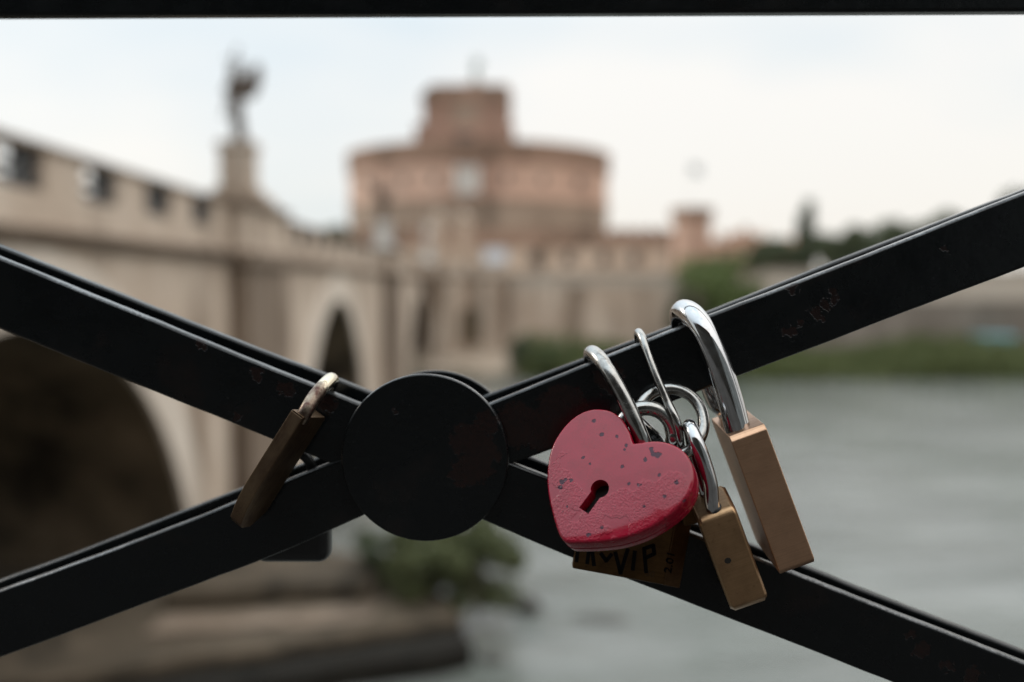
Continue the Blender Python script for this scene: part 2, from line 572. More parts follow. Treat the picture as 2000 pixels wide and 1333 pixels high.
# skyline trees on the right
GRP = None
def sky_tree(name, px, top_py, Y, w, label, mat, seed, flat=0.5, n=2000):
    p = at(px, 560, Y); p.z = 8.2
    topz = at(px, top_py, Y).z
    h = topz - 8.2
    rz = min(w * flat * .5, h * .48)
    return tree(name, label, 'tree', p, h, (w / 2, w / 2, rz), mat, seed, n * 3, 0.62, 30, 0.4)
sky_tree('pine_tree', 1512, 478, 185, 11, 'low dark tree crown left of the tall cypress', M_LEAF_D, 31, 0.8)
sky_tree('pine_tree', 1655, 448, 180, 12, 'dark umbrella pine just right of the cypress', M_LEAF_D, 32, 0.7, 2200)
sky_tree('pine_tree', 1735, 440, 182, 15, 'broad dark pine, the middle crown of the skyline grove', M_LEAF_D, 33, 0.6, 2600)
sky_tree('pine_tree', 1845, 430, 178, 13, 'greener pine at the right end of the grove, against the sloping bar', M_LEAF, 34, 0.7, 2200)
sky_tree('pine_tree', 1990, 375, 170, 14, 'tall tree peeping over the railing bar at the edge of the photo', M_LEAF, 35, 0.8, 2200)
sky_tree('tree', 648, 446, 170, 9, 'dark tree behind the bridge parapet, left of the castle', M_LEAF_D, 36, 0.7, 1600)
sky_tree('tree', 600, 462, 165, 7, 'small dark tree just right of the statue pier, over the parapet', M_LEAF_D, 37, 0.7, 1200)
# cypress: tall and narrow
p = at(1574, 560, 190); p.z = 8.2
tree('cypress_tree', 'tall narrow dark cypress rising above the skyline roofs', 'tree', p, at(1574, 398, 190).z - 8.2, (1.8, 1.8, 7.6), M_LEAF_D, 41, 5000, 0.42, 30, 0.25)

# ------------------------------------------------------------------ bridge
BR = thing('stone_bridge', 'old travertine arch bridge with statue piers receding from the left', 'bridge', (0, 0, 0))
FX, BX = -8.5, -19.5
Y0, Y1 = 1.0, 130.0
ARCH = [(17.9, -2.1, 9.9), (52.0, -1.9, 9.7), (100.0, -1.4, 8.8)]
ys = [Y0]
low = {Y0: -1.0}
samples = [(Y0, -1.0)]
for c, z, r in ARCH:
    h0 = math.asin((-1.0 - z) / r)
    samples.append((c - r * math.cos(h0) - 0.001, -1.0))
    for k in range(41):
        a = math.pi - h0 - (math.pi - 2 * h0) * k / 40
        samples.append((c + r * math.cos(a), z + r * math.sin(a)))
    samples.append((c + r * math.cos(h0) + 0.001, -1.0))
samples.append((Y1, -1.0))
# face and back of the spandrels
bm = bmesh.new()
for X in (FX, BX):
    for (ya, za), (yb, zb) in zip(samples, samples[1:]):
        bm.faces.new([bm.verts.new(p) for p in ((X, ya, za), (X, yb, zb), (X, yb, 9.3), (X, ya, 9.3))])
bm.faces.new([bm.verts.new(p) for p in ((FX, Y0, 9.3), (FX, Y1, 9.3), (BX, Y1, 9.3), (BX, Y0, 9.3))])
for Y in (Y0, Y1):
    bm.faces.new([bm.verts.new(p) for p in ((FX, Y, -1), (FX, Y, 9.3), (BX, Y, 9.3), (BX, Y, -1))])
bmesh.ops.remove_doubles(bm, verts=bm.verts[:], dist=1e-4)
obj('spandrel_wall', bm, M_TRAV, BR)
for c, z, r in ARCH:
    h0 = math.asin((-1.0 - z) / r)
    bm = bmesh.new()
    pr = None
    for k in range(41):
        a = math.pi - h0 - (math.pi - 2 * h0) * k / 40
        y, zz = c + (r - .004) * math.cos(a), z + (r - .004) * math.sin(a)
        q = (bm.verts.new((FX - .05, y, zz)), bm.verts.new((BX + .05, y, zz)))
        if pr: bm.faces.new((pr[0], q[0], q[1], pr[1]))
        pr = q
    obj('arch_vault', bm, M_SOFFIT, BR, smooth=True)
    bm = bmesh.new()                      # archivolt ring, 1.1 m deep, 8 cm proud
    pr = None
    for k in range(41):
        a = math.pi - h0 - (math.pi - 2 * h0) * k / 40
        ca, sa = math.cos(a), math.sin(a)
        q = [bm.verts.new((X, c + rr * ca, z + rr * sa)) for X, rr in ((FX - .1, r + .01), (FX + .1, r + .01), (FX + .1, r + 1.4), (FX - .1, r + 1.4))]
        if pr:
            for i in range(4): bm.faces.new((pr[i], q[i], q[(i + 1) % 4], pr[(i + 1) % 4]))
        else: bm.faces.new(q)
        pr = q
    bm.faces.new(pr)
    obj('archivolt', bm, M_RING, BR)
# cornice (three stepped mouldings)
bm = bmesh.new()
for sx, X in ((1, FX), (-1, BX)):
    for z0, z1, pr_ in ((9.24, 9.34, .14), (9.344, 9.47, .26), (9.474, 9.56, .34)):
        x0, x1 = (X - .3, X + pr_) if sx > 0 else (X - pr_, X + .3)
        box6(bm, x0, x1, Y0, Y1, z0, z1)
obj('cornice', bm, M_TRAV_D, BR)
# parapet: plinth, pilasters, grilles, coping
for sx, X in ((1, FX), (-1, BX)):
    bm = bmesh.new(); box6(bm, X - .45 if sx > 0 else X, X if sx > 0 else X + .45, Y0, Y1, 9.564, 10.25); obj('parapet_plinth', bm, M_TRAV, BR)
    bm = bmesh.new(); box6(bm, X - .5 if sx > 0 else X - .06, X + .06 if sx > 0 else X + .5, Y0, Y1, 11.04, 11.15); obj('coping', bm, M_TRAV_D, BR)
    y = 18.9 - 3.6 * 4
    while y < Y1 - 2:
        bm = bmesh.new(); box6(bm, X - .42 if sx > 0 else X + .02, X - .02 if sx > 0 else X + .42, y, y + 1.75, 10.254, 11.036)
        obj('pilaster', bm, M_TRAV, BR)
        if sx > 0:
            bm = bmesh.new()
            gap = 15 < y < 21.5            # panels with a hole towards the sky
            for k in range(3 if gap else 0, 6):
                box6(bm, X - .24, X - .19, y + 1.79 + k * .30, y + 1.97 + k * .30, 10.254, 11.036)
            for k in range(3):
                box6(bm, X - .182, X - .15, y + (2.68 if gap and k == 2 else 1.752), y + 3.598, 10.30 + k * .26, 10.46 + k * .26)
            obj('grille', bm, M_GRILLE, BR)
        y += 3.6
bm = bmesh.new(); box6(bm, BX + .5, FX - .5, Y0, Y1, 9.32, 9.6); obj('deck', bm, M_PAVE, BR)

def pier(y0, y1, light=False):
    yc = (y0 + y1) / 2
    ms = M_TRAV
    x1 = FX + .6
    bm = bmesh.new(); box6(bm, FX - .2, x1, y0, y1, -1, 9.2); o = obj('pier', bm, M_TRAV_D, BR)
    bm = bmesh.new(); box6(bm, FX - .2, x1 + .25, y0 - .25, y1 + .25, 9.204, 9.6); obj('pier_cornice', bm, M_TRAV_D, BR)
    bm = bmesh.new(); box6(bm, FX - 1.6, x1 + .02, y0, y1, 9.604, 11.0); obj('pier_parapet', bm, M_TRAV, BR)
    w = 1.2
    xc = FX - .35
    bm = bmesh.new()
    box6(bm, FX - 1.7, x1 + .2, y0 - .15, y1 + .15, 11.004, 11.22)
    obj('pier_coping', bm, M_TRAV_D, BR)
    bm = bmesh.new()                       # stepped, concave foot then the die
    for k, (hw, z0, z1) in enumerate(((1.05, 11.224, 11.42), (.86, 11.424, 11.6), (.68, 11.604, 11.78), (.52, 11.784, 13.12), (.62, 13.124, 13.24), (.56, 13.244, 13.34))):
        box6(bm, xc - hw, xc + hw, yc - hw, yc + hw, z0, z1)
    obj('pedestal', bm, M_STATUE_L if light else ms, BR)
    return Vector((xc, yc, 13.34))
p1 = pier(31.4, 36.8)
p2 = pier(71.5, 79.5, True)
p3 = pier(118.0, 123.0, True)

BYAW = Matrix.Rotation(0.0102, 3, 'Z')
def statue(base, label, mat, h=3.05, mirror=1, seed=1, group='angel statues on the bridge piers'):
    """robed winged figure holding a tall cross"""
    t = thing('statue', label, 'statue', base, group)
    b = Vector(base)
    s = h / 3.05
    J = [((0.06, 0, 0), .32), ((0.05, .02, .35), .26), ((-.03, .0, .8), .27), ((-.10, .0, 1.15), .29), ((-.04, 0, 1.5), .26), ((.02, 0, 1.85), .31),
         ((.03, 0, 2.1), .22), ((.03, 0, 2.25), .09), ((.06, -.02, 2.42), .14), ((.06, -.02, 2.55), .10)]
    arms = [[5, ((.30, -.1, 1.95), .10), ((.48, -.25, 1.7), .085), ((.36, -.45, 1.95), .07)],
            [5, ((-.25, -.05, 1.95), .10), ((-.38, -.25, 1.6), .08), ((-.1, -.42, 1.75), .07)]]
    verts = [Vector(p) for p, r in J]
    rad = [r for p, r in J]
    edges = [(i, i + 1) for i in range(len(J) - 1)]
    for a in arms:
        prev = a[0]
        for p, r in a[1:]:
            verts.append(Vector(p)); rad.append(r)
            edges.append((prev, len(verts) - 1)); prev = len(verts) - 1
    me = bpy.data.meshes.new('figure')
    me.from_pydata([Vector((v.x * mirror, v.y, v.z)) * s for v in verts], edges, [])
    o = bpy.data.objects.new('figure', me)
    COL.objects.link(o)
    o.parent = t
    sk = o.modifiers.new('skin', 'SKIN')
    for i, sv in enumerate(me.skin_vertices[0].data):
        sv.radius = (rad[i] * s, rad[i] * s * .85)
        sv.use_root = (i == 3)
    sb = o.modifiers.new('sub', 'SUBSURF'); sb.levels = 2; sb.render_levels = 2
    bake(o)
    o.data.materials.append(mat)
    for f in o.data.polygons: f.use_smooth = True
    for sd in (-1, 1):                    # wings, 6 cm thick, feathered outline
        bm = bmesh.new()
        out_ = [(.06, 1.95), (.22, 2.3), (.45, 2.62), (.62, 2.66), (.68, 2.45), (.66, 2.1), (.58, 1.85), (.5, 1.62), (.36, 1.5), (.2, 1.45), (.08, 1.6)]
        k = 1.0 if sd * mirror > 0 else .62
        pts = [b + Vector((x * k * sd, .22 + x * .35, z)) * s for x, z in out_]
        prism(bm, pts, Vector((0, .07 * s, 0)))
        obj('wing', bm, mat, t)
    bm = bmesh.new()
    tube(bm, [b + Vector((-.35 * mirror, -.4, .75)) * s, b + Vector((.15 * mirror, -.52, 3.0)) * s], .045 * s, 8)
    tube(bm, [b + Vector((-.22 * mirror, -.49, 2.62)) * s, b + Vector((.36 * mirror, -.49, 2.5)) * s], .045 * s, 8)
    obj('cross', bm, mat, t)
    return t
statue(BYAW @ p1, 'weathered brown angel statue on the nearest bridge pier, tall against the sky', M_STATUE, 3.1, 1)
statue(BYAW @ p2, 'smaller grey angel statue on the second pier, in front of the castle drum', M_STATUE, 3.1, -1)
statue(BYAW @ p3, 'farthest tiny statue, on the last pier below the castle', M_STATUE_L, 3.1, 1)
BR.rotation_euler = (0, 0, 0.0102)

# stone footing of the pier, reaching out into the river
t = thing('pier_footing', 'low ledge of worn stone slabs at the foot of the bridge, in the water', 'ledge', (-6, 25, 0))
def slab(name, pts, z0, z1, mat, seed):
    rg = random.Random(seed)
    Q = []
    for (xa, ya), (xb, yb) in zip(pts, pts[1:] + pts[:1]):
        n = max(1, int(math.hypot(xb - xa, yb - ya) / .7))
        for k in range(n):
            t_ = k / n
            Q.append(Vector((xa + (xb - xa) * t_ + rg.uniform(-.12, .12), ya + (yb - ya) * t_ + rg.uniform(-.14, .14), z0)))
    bm = bmesh.new()
    prism(bm, Q, Vector((0, 0, z1 - z0)))
    return bevel(obj(name, bm, mat, t), .09, 2, 40)
slab('ledge_base', [(-.75, 21.9), (-2.6, 21.1), (-5.1, 20.0), (-12, 17.0), (-30, 12), (-30, 29), (-8.2, 29), (-1.6, 25.5)], -1, .55, M_LEDGE_BLACK, 1)
slab('slab', [(-1.25, 22.9), (-2.9, 22.1), (-5.3, 20.9), (-12, 17.8), (-30, 12.3), (-30, 28.8), (-8.3, 28.8), (-1.8, 25.2)], .553, .86, M_LEDGE, 2)
slab('paving_strip', [(-3.2, 22.5), (-8.1, 21.6), (-8.1, 22.7), (-3.2, 23.5)], .863, .93, M_TRAV_D, 3)
slab('step', [(-3.4, 24.3), (-8.2, 23.4), (-8.2, 28.6), (-3.0, 26.2)], .866, 1.3, M_LEDGE, 4)
rg = random.Random(5)
def rock(px, py, Y, size, label, seed):
    rg = random.Random(seed)
    bm = bmesh.new()
    bmesh.ops.create_icosphere(bm, subdivisions=3, radius=1)
    p = at(px, py, Y); p.z = 0
    off = [Vector((rg.uniform(-1, 1), rg.uniform(-1, 1), rg.uniform(-1, 1))).normalized() for _ in range(9)]
    for v in bm.verts:
        k = 1 + .22 * max(v.co.normalized().dot(o_) for o_ in off) - .2
        v.co = Vector((v.co.x * size[0] * k, v.co.y * size[1] * k, v.co.z * size[2] * k)) + p
    o = obj('rock', bm, M_ROCK, loc=p)
    tag(o, label, 'rock')
rock(1030, 1198, 26.0, (.42, .4, .38), 'dark rock standing out of the river beside the ledge bushes', 1)
rock(1175, 1218, 25.2, (.75, .35, .07), 'flat nearly submerged rock out in the river, right of the other rocks', 2)
rock(962, 1290, 22.4, (.35, .3, .14), 'small low rock at the tip of the stone ledge', 3)
bush('pale green shrub at the tip of the stone ledge over the water', 930, 1200, 24.6, 2.2, 2.3, M_LEAF_M, 51, .4, 12000, .07)
bush('dark green shrub in the middle of the stone ledge', 840, 1200, 24.4, 2.4, 1.7, M_LEAF_M, 52, .8, 12000, .07)
bush('low dark shrub on the ledge nearest the bridge pier', 760, 1180, 25.6, 2.0, 1.2, M_LEAF_D, 53, 1.1, 4000, .07)

AB = thing('bridge_abutment', 'warm stained stone abutment at the far end of the bridge, with a dark blind arch', 'wall', (-5, 106, 0))
xa_, xb_ = at(843, 560, 104).x, at(990, 560, 104).x
bm = bmesh.new(); box6(bm, xa_, xb_, 103.4, 112, -.5, 9.3); obj('wall_face', bm, M_WALL, AB)
bm = bmesh.new(); box6(bm, xa_, xb_ + .25, 103.15, 112, 9.304, 9.62); obj('cornice', bm, M_TRAV_D, AB)
bm = bmesh.new(); box6(bm, xa_, xb_, 103.45, 111.9, 9.624, 10.9); obj('parapet', bm, M_TRAV, AB)
for px in (856, 884, 950):
    x_ = at(px, 560, 103.3).x
    bm = bmesh.new(); box6(bm, x_ - .45, x_ + .45, 103.0, 103.39, .2, 9.3); obj('buttress', bm, M_TRAV, AB)
x_ = at(918, 560, 103.3).x
bm = bmesh.new()
prism(bm, [Vector((x_ - 1.1, 103.3, 2.6)), Vector((x_ + 1.1, 103.3, 2.6))] + [Vector((x_ + 1.1 * math.cos(math.pi * k / 12), 103.3, 5.2 + 1.1 * math.sin(math.pi * k / 12))) for k in range(13)], Vector((0, .4, 0)))
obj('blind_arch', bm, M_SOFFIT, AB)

# ------------------------------------------------------------------ castle
CC = at(936, 560, 250); CC.z = 8.2
CS = thing('castle', 'huge round brick castle with a square tower on its drum', 'castle', CC)
cx, cy = CC.x, CC.y
bm = bmesh.new(); lathe(bm, [(32.2, 8.2), (32.2, 18), (31.8, 18.6), (31.8, 27.5)], (cx, cy, 0), 96); obj('drum_base', bm, M_PEPER, CS)
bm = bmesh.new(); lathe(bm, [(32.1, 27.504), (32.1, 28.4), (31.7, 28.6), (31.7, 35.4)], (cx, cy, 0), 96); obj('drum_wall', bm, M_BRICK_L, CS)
bm = bmesh.new(); lathe(bm, [(31.8, 35.404), (32.25, 37.0), (32.25, 39.4), (32.4, 39.5), (32.4, 40.2)], (cx, cy, 0), 96)
for k in range(72):
    a = 2 * math.pi * k / 72
    M = Matrix.Translation((cx, cy, 0)) @ Matrix.Rotation(a, 4, 'Z')
    box(bm, (31.8, 0, 36.2), (.8, .7, 1.4), M)
obj('crown_parapet', bm, M_BRICK_D, CS)
TW = at(912, 560, 246).x
tx0, tx1 = at(829, 560, 240).x, at(996, 560, 240).x
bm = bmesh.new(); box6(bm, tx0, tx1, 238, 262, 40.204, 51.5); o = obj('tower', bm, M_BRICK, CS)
bm = bmesh.new(); box6(bm, at(814, 560, 240).x, at(1004, 560, 240).x, 237.4, 262.6, 40.206, 46.6); obj('tower_plinth', bm, M_BRICK, CS)
bm = bmesh.new()
xw = (tx1 - tx0)
prism(bm, [Vector((tx0 - .4, 237.6, 51.504)), Vector((tx1 + .4, 237.6, 51.504)), Vector((tx1 + .4, 237.6, 54.2)), Vector((tx1 - .8, 237.6, 55.8)), Vector((tx0 + 2.2, 237.6, 55.8)), Vector((tx0 - .4, 237.6, 53.6))], Vector((0, 24.8, 0)))
obj('tower_parapet', bm, M_BRICK_D, CS)
bm = bmesh.new(); lathe(bm, [(16.8, 40.204), (14.6, 41.1), (13.2, 42.4), (12.6, 44.0)], ((tx0 + tx1) / 2, 250, 0), 48); obj('tower_foot', bm, M_BRICK, CS)
# loggia opening, niche, marble crest
def plate(px0, px1, py0, py1, Y, mat, name, th=.3):
    a, b = at(px0, py0, Y), at(px1, py1, Y)
    bm = bmesh.new(); box6(bm, a.x, b.x, Y - th, Y, b.z, a.z)
    return obj(name, bm, mat, CS)
plate(890, 926, 262, 292, 235.2, M_DARKWIN, 'loggia_opening', .2)
plate(883, 931, 293, 300, 235.2, M_STATUE_L, 'loggia_balcony', 1.2)
plate(884, 934, 205, 258, 237.8, M_PEPER, 'blind_arch', .15)
plate(889, 936, 325, 378, 218.2, M_STATUE_L, 'marble_crest', .5)
for px in (720, 790, 850, 990, 1060, 1130):
    dx = at(px, 560, 220).x - cx
    Yw = cy - math.sqrt(max(0, 31.75 ** 2 - dx * dx)) - .02
    X = (px - 1000) / FPX * Yw
    bm = bmesh.new(); box6(bm, X - .6, X + .6, Yw - .15, Yw + 1.5, 31.0, 33.0); obj('window', bm, M_DARKWIN, CS)
# bronze angel on the tower
b = at(930, 183, 250)
st = statue(Vector((b.x, 249, 58.6)), 'bronze winged angel high on top of the castle tower', M_BRONZE, 6.6, 1, group=None)
st['group'] = 'angel on the castle'; del st['group']
bm = bmesh.new()
for hw, z0, z1 in ((2.0, 55.81, 56.6), (1.5, 56.604, 58.2), (1.7, 58.204, 58.59)): box6(bm, b.x - hw, b.x + hw, 249 - hw, 249 + hw, z0, z1)
obj('angel_pedestal', bm, M_STATUE_L, CS)

# square curtain wall in front, with its corner bastion
CW = thing('curtain_wall', 'long brick outer wall of the castle, paler below a brown top', 'wall', (0, 190, 8.2))
xa, xb = at(560, 560, 190).x, at(1315, 560, 190).x
bm = bmesh.new(); box6(bm, xa, xb, 190, 192, 8.2, at(1000, 480, 190).z); obj('wall_face', bm, M_WALL, CW)
zt = at(1000, 480, 190).z
bm = bmesh.new(); box6(bm, xa, xb, 189.6, 192.2, zt + .004, at(1000, 452, 190).z); obj('wall_top', bm, M_BRICK_D, CW)
bm = bmesh.new()
n = int((xb - xa) / 2.2)
for k in range(n):
    box6(bm, xa + k * 2.2, xa + k * 2.2 + 1.3, 189.6, 190.2, at(1000, 452, 190).z + .004, at(1000, 446, 190).z)
obj('merlons', bm, M_BRICK_D, CW)
for px in (1045, 1110, 1180, 1240):
    a = at(px, 505, 189.9)
    bm = bmesh.new(); box6(bm, a.x - .9, a.x + .9, 189.85, 190.4, a.z - 1.2, a.z + 1.2); obj('embrasure', bm, M_DARKWIN, CW)
# inner ward houses seen as pale blocks between wall and drum
bc = at(1350, 560, 178)
BT = thing('bastion', 'small round brick turret at the right corner of the castle wall', 'bastion', (bc.x, bc.y, 8.2))
zt = at(1350, 432, 178).z
bm = bmesh.new(); lathe(bm, [(4.2, 8.2), (3.4, 12), (3.3, zt)], (bc.x, bc.y, 0), 32); obj('turret', bm, M_BRICK_L, BT)
bm = bmesh.new(); lathe(bm, [(3.3, zt + .004), (3.75, zt + .5), (3.75, at(1350, 408, 178).z)], (bc.x, bc.y, 0), 32); obj('turret_parapet', bm, M_BRICK_D, BT)
FL = thing('flag', 'pale grey flag on a thin pole above the castle turret', 'flag', (bc.x, bc.y, zt))
ztop = at(1350, 318, 178).z
bm = bmesh.new(); tube(bm, [Vector((bc.x - .4, bc.y, zt + 1)), Vector((bc.x - .4, bc.y, ztop))], .035, 8); obj('pole', bm, M_FLAG, FL)
bm = bmesh.new()
pts = [[Vector((bc.x - .36 + i * .3, bc.y + .25 * math.sin(i * .9), ztop - .1 - j * 1.8 - .08 * i)) for i in range(8)] for j in range(2)]
ring = pts[0] + list(reversed(pts[1]))
prism(bm, ring, Vector((0, .02, 0)))
obj('cloth', bm, M_FLAG, FL)

# banner
a, b = at(945, 486, 189.4), at(990, 516, 189.4)
bm = bmesh.new(); box6(bm, a.x, b.x, 189.3, 189.45, b.z, a.z)
tag(obj('banner', bm, M_BANNER, loc=((a.x + b.x) / 2, 189.4, b.z)), 'pale bluish white banner hanging on the castle outer wall', 'banner')

GP = 'stone gate pillars at the far bridge end'
for px, lb_ in ((858, 'pale square gate pillar at the far end of the bridge, the one nearer the bridge'), (907, 'pale square gate pillar at the far end of the bridge, the one below the castle tower')):
    c_ = at(px, 560, 133); zt_ = at(px, 412, 133).z
    g_ = thing('gate_pillar', lb_, 'pillar', (c_.x, c_.y, 8.2), GP)
    bm = bmesh.new(); box6(bm, c_.x - .8, c_.x + .8, c_.y - .8, c_.y + .8, 8.2, zt_ - 1.2); obj('shaft', bm, M_WALL, g_)
    bm = bmesh.new()
    box6(bm, c_.x - 1.05, c_.x + 1.05, c_.y - 1.05, c_.y + 1.05, zt_ - 1.196, zt_ - .8)
    lathe(bm, [(.7, zt_ - .79), (.45, zt_ - .5), (.6, zt_ - .2), (.2, zt_)], (c_.x, c_.y, 0), 16)
    obj('cap', bm, M_TRAV, g_)
# lower bastion front between curtain wall and river
LB = thing('bastion_wall', 'sloping pinkish rampart with dark embrasures below the castle wall', 'wall', (8, 140, 8.2))
xa, xb = at(880, 560, 140).x, at(1325, 560, 140).x
bm = bmesh.new(); prism(bm, [Vector((xa, 139, 8.2)), Vector((xa, 140, at(1000, 532, 140).z)), Vector((xa, 150, at(1000, 532, 140).z)), Vector((xa, 150, 8.2))], Vector((xb - xa, 0, 0))); obj('wall_face', bm, M_WALL, LB)
for i, px in enumerate((1050, 1098, 1178, 1240)):
    a = at(px, 556, 139.3)
    bm = bmesh.new(); box6(bm, a.x - 1.5, a.x + 1.5, 139.0, 140.2, a.z - .9, a.z + .7); obj('embrasure', bm, M_DARKWIN, LB)

# roofs on the right
def house(px0, px1, py_eave, py_ridge, Y, depth, label, wall, group=None):
    a, b = at(px0, py_eave, Y), at(px1, py_eave, Y)
    zr_ = at(px0, py_ridge, Y).z
    t = thing('house', label, 'house', ((a.x + b.x) / 2, Y, 8.2), group)
    bm = bmesh.new(); box6(bm, a.x, b.x, Y, Y + depth, 8.2, a.z); obj('wall', bm, wall, t)
    bm = bmesh.new()
    prism(bm, [Vector((a.x - .5, Y - .6, a.z + .004)), Vector((a.x - .5, Y + depth + .6, a.z + .004)), Vector((a.x - .5, Y + depth / 2, zr_))], Vector((b.x - a.x + 1, 0, 0)))
    rf = obj('roof', bm, M_ROOF, t)
    bm = bmesh.new(); box6(bm, a.x + 2, a.x + 3, Y + depth / 2 - 1.5, Y + depth / 2 - .5, a.z + .6, zr_ + 1.2); obj('chimney', bm, wall, rf)
    n = max(2, int((b.x - a.x) / 3))
    for k in range(n):
        x = a.x + (k + .5) * (b.x - a.x) / n
        bm = bmesh.new(); box6(bm, x - .5, x + .5, Y - .03, Y + .1, a.z - 3.0, a.z - 1.4); obj('window', bm, M_DARKWIN, t)
house(1392, 1448, 478, 466, 200, 9, 'low ochre house beside the turret', M_PLASTER)
house(1440, 1482, 466, 452, 215, 9, 'orange tiled house with the highest roof, middle of the row', M_PLASTER)
house(1480, 1568, 474, 462, 225, 10, 'broad brownish house left of the cypress', M_WALL)

# turquoise hut on the lower quay
a, b = at(1922, 690, 101.5), at(1986, 655, 101.5)
HT = thing('hut', 'small turquoise hut on the far quay below the grey wall', 'hut', ((a.x + b.x) / 2, 103, 1.7))
bm = bmesh.new(); box6(bm, a.x, b.x, 102.0, 104, 1.7, b.z - .25); obj('wall', bm, M_TURQ, HT)
bm = bmesh.new(); box6(bm, a.x - .2, b.x + .2, 101.8, 104.2, b.z - .246, b.z); obj('roof', bm, M_TURQ, HT)
bm = bmesh.new(); box6(bm, (a.x + b.x) / 2 - .4, (a.x + b.x) / 2 + .4, 101.96, 102.02, 1.7, 3.2); obj('door', bm, M_WALL_P, HT)

# ================================================================== the railing and its padlocks
YAW = R(3.0)
FR = Vector((math.cos(YAW), -math.sin(YAW), 0))       # along the railing
FN = Vector((-math.sin(YAW), -math.cos(YAW), 0))      # towards the camera
FU = Vector((0, 0, 1))
FP0 = CAM + ray(1000, 666.5) * 0.38
MM = 0.001

def P(px, py, o=0.0):
    """the point seen at px, py that lies o mm in front of the railing's front face"""
    return on_plane(px, py, FP0 + FN * (o * MM), FN)

RB = P(829, 895, 0)
def loc(px, py, o): return tuple(P(px, py, o) - RB)

def iron(name, spots=None, chip=0.6, worn=1.0):
    m = Mat(name, (0.0026, 0.0034, 0.0038), 0.3, spec=0.32)
    g = m.ramp(m.noise(60, 5), 0.3, 0.75, 0.20, 0.36)
    m.rough(g)
    m.stain((0.0085, 0.0050, 0.0042), 28, 0.57, 0.66, amount=chip, detail=6)
    m.stain((0.030, 0.031, 0.031), 850, 0.70, 0.76, amount=.5, detail=2)
    m.stain((0.012, 0.0125, 0.0125), 14, 0.55, 0.75, (1, 1, 1), amount=.45, detail=7)
    m.stain((0.0025, 0.0025, 0.0025), 190, 0.62, 0.68, amount=.8, detail=5)
    geo = m.nt.nodes.new('ShaderNodeNewGeometry')
    sx_ = m.nt.nodes.new('ShaderNodeSeparateXYZ')
    m.nt.links.new(geo.outputs['Normal'], sx_.inputs[0])
    edge = m.ramp(sx_.outputs['Z'], 0.35, 0.75, 0, worn)
    wear_glint = m.math('MULTIPLY', edge, m.math('MULTIPLY', m.ramp(m.noise(45, 4), 0.38, 0.6, 0.12, 1.0), m.ramp(m.noise(900, 5), 0.35, 0.6, 0.35, 1.0)))
    m.nt.links.new(m.math('MULTIPLY', wear_glint, 0.8), m.b.inputs['Metallic'])
    m.mix(m.math('MULTIPLY', wear_glint, 0.75), (0.22, 0.225, 0.23))  # worn metal on upward faces, also painting in their bright edge highlights
    h = m.noise(420, 4, 0.6)
    if spots:
        ms_ = m.spots([(c_, r_ * .78) for c_, r_ in spots], 0.0018, 420)
        m.mix(m.math('MULTIPLY', ms_, m.ramp(m.noise(700, 4), 0.3, 0.7, 0.35, 1.0)), (0.014, 0.0058, 0.0046))
        m.bump(m.math('MULTIPLY', ms_, -1.0), 0.45, 0.0003)
    m.bump(h, 0.12, 0.0006)
    m.bump(m.noise(70, 3), 0.25, 0.0012)
    return m.m

SP_UR = [(loc(1545, 648, 0), .0032), (loc(1595, 612, 0), .0036), (loc(1610, 596, 0), .0026), (loc(1627, 578, 0), .0028), (loc(1560, 632, 0), .0016),
         (loc(1548, 565, 0), .0026), (loc(1843, 490, 0), .0014), (loc(1100, 800, 0), .012), (loc(1010, 830, 0), .011), (loc(1190, 740, 0), .007), (loc(1060, 840, 0), .010)]
SP_UL = [(loc(560, 760, 0), .004), (loc(500, 730, 0), .003), (loc(395, 668, 0), .003), (loc(460, 815, 0), .0018), (loc(640, 790, 0), .005),
         (loc(1800, 1270, 0), .004), (loc(1850, 1300, 0), .003), (loc(1900, 1320, 0), .004), (loc(1780, 1240, 0), .002)]
SP_D = [(loc(915, 860, 4), .0085), (loc(930, 905, 4), .009), (loc(905, 925, 4), .007), (loc(950, 830, 4), .006), (loc(945, 880, 4), .008), (loc(772, 806, 4), .0012), (loc(676, 952, 0), .0015)]
M_IRON_A = iron('black_paint_rising_bar', SP_UR)
M_IRON_B = iron('black_paint_falling_bar', SP_UL)
M_IRON_D = iron('black_paint_disc', SP_D)
M_IRON = iron('black_paint', None, .3, .12)

RAIL = thing('iron_railing', 'black painted iron railing of doubled diagonal bars crossing behind a round disc', 'railing', RB)

def interp(pl, x):
    for (x0, y0), (x1, y1) in zip(pl, pl[1:]):
        if x0 <= x <= x1:
            return y0 + (y1 - y0) * (x - x0) / (x1 - x0)
    return pl[-1][1]

def bar(name, T, B, o, th, mat, rnd=0.0015):
    xs = sorted(set([x for x, _ in T] + [x for x, _ in B]))
    # smooth resampling
    bm = bmesh.new()
    n = 200
    rj = random.Random(int(o * 10) + len(T))
    ja = jb = 0.0
    x0, x1 = xs[0], xs[-1]
    rows = []
    for i in range(n + 1):
        x = x0 + (x1 - x0) * i / n
        yt = sum(interp(T, min(max(x + d, x0), x1)) for d in (-60, -30, 0, 30, 60)) / 5
        yb = sum(interp(B, min(max(x + d, x0), x1)) for d in (-60, -30, 0, 30, 60)) / 5
        ja = ja * .6 + rj.uniform(-.45, .45); jb = jb * .6 + rj.uniform(-.5, .5)
        a, b = P(x, yt + ja, o), P(x, yb + jb, o)
        rows.append([bm.verts.new(p) for p in (a, b, b - FN * th * MM, a - FN * th * MM)])
    for A, C in zip(rows, rows[1:]):
        for i in range(4):
            bm.faces.new((A[i], C[i], C[(i + 1) % 4], A[(i + 1) % 4]))
    bm.faces.new(rows[0]); bm.faces.new(list(reversed(rows[-1])))
    return bevel(obj(name, bm, mat, RAIL), rnd, 5, 50)

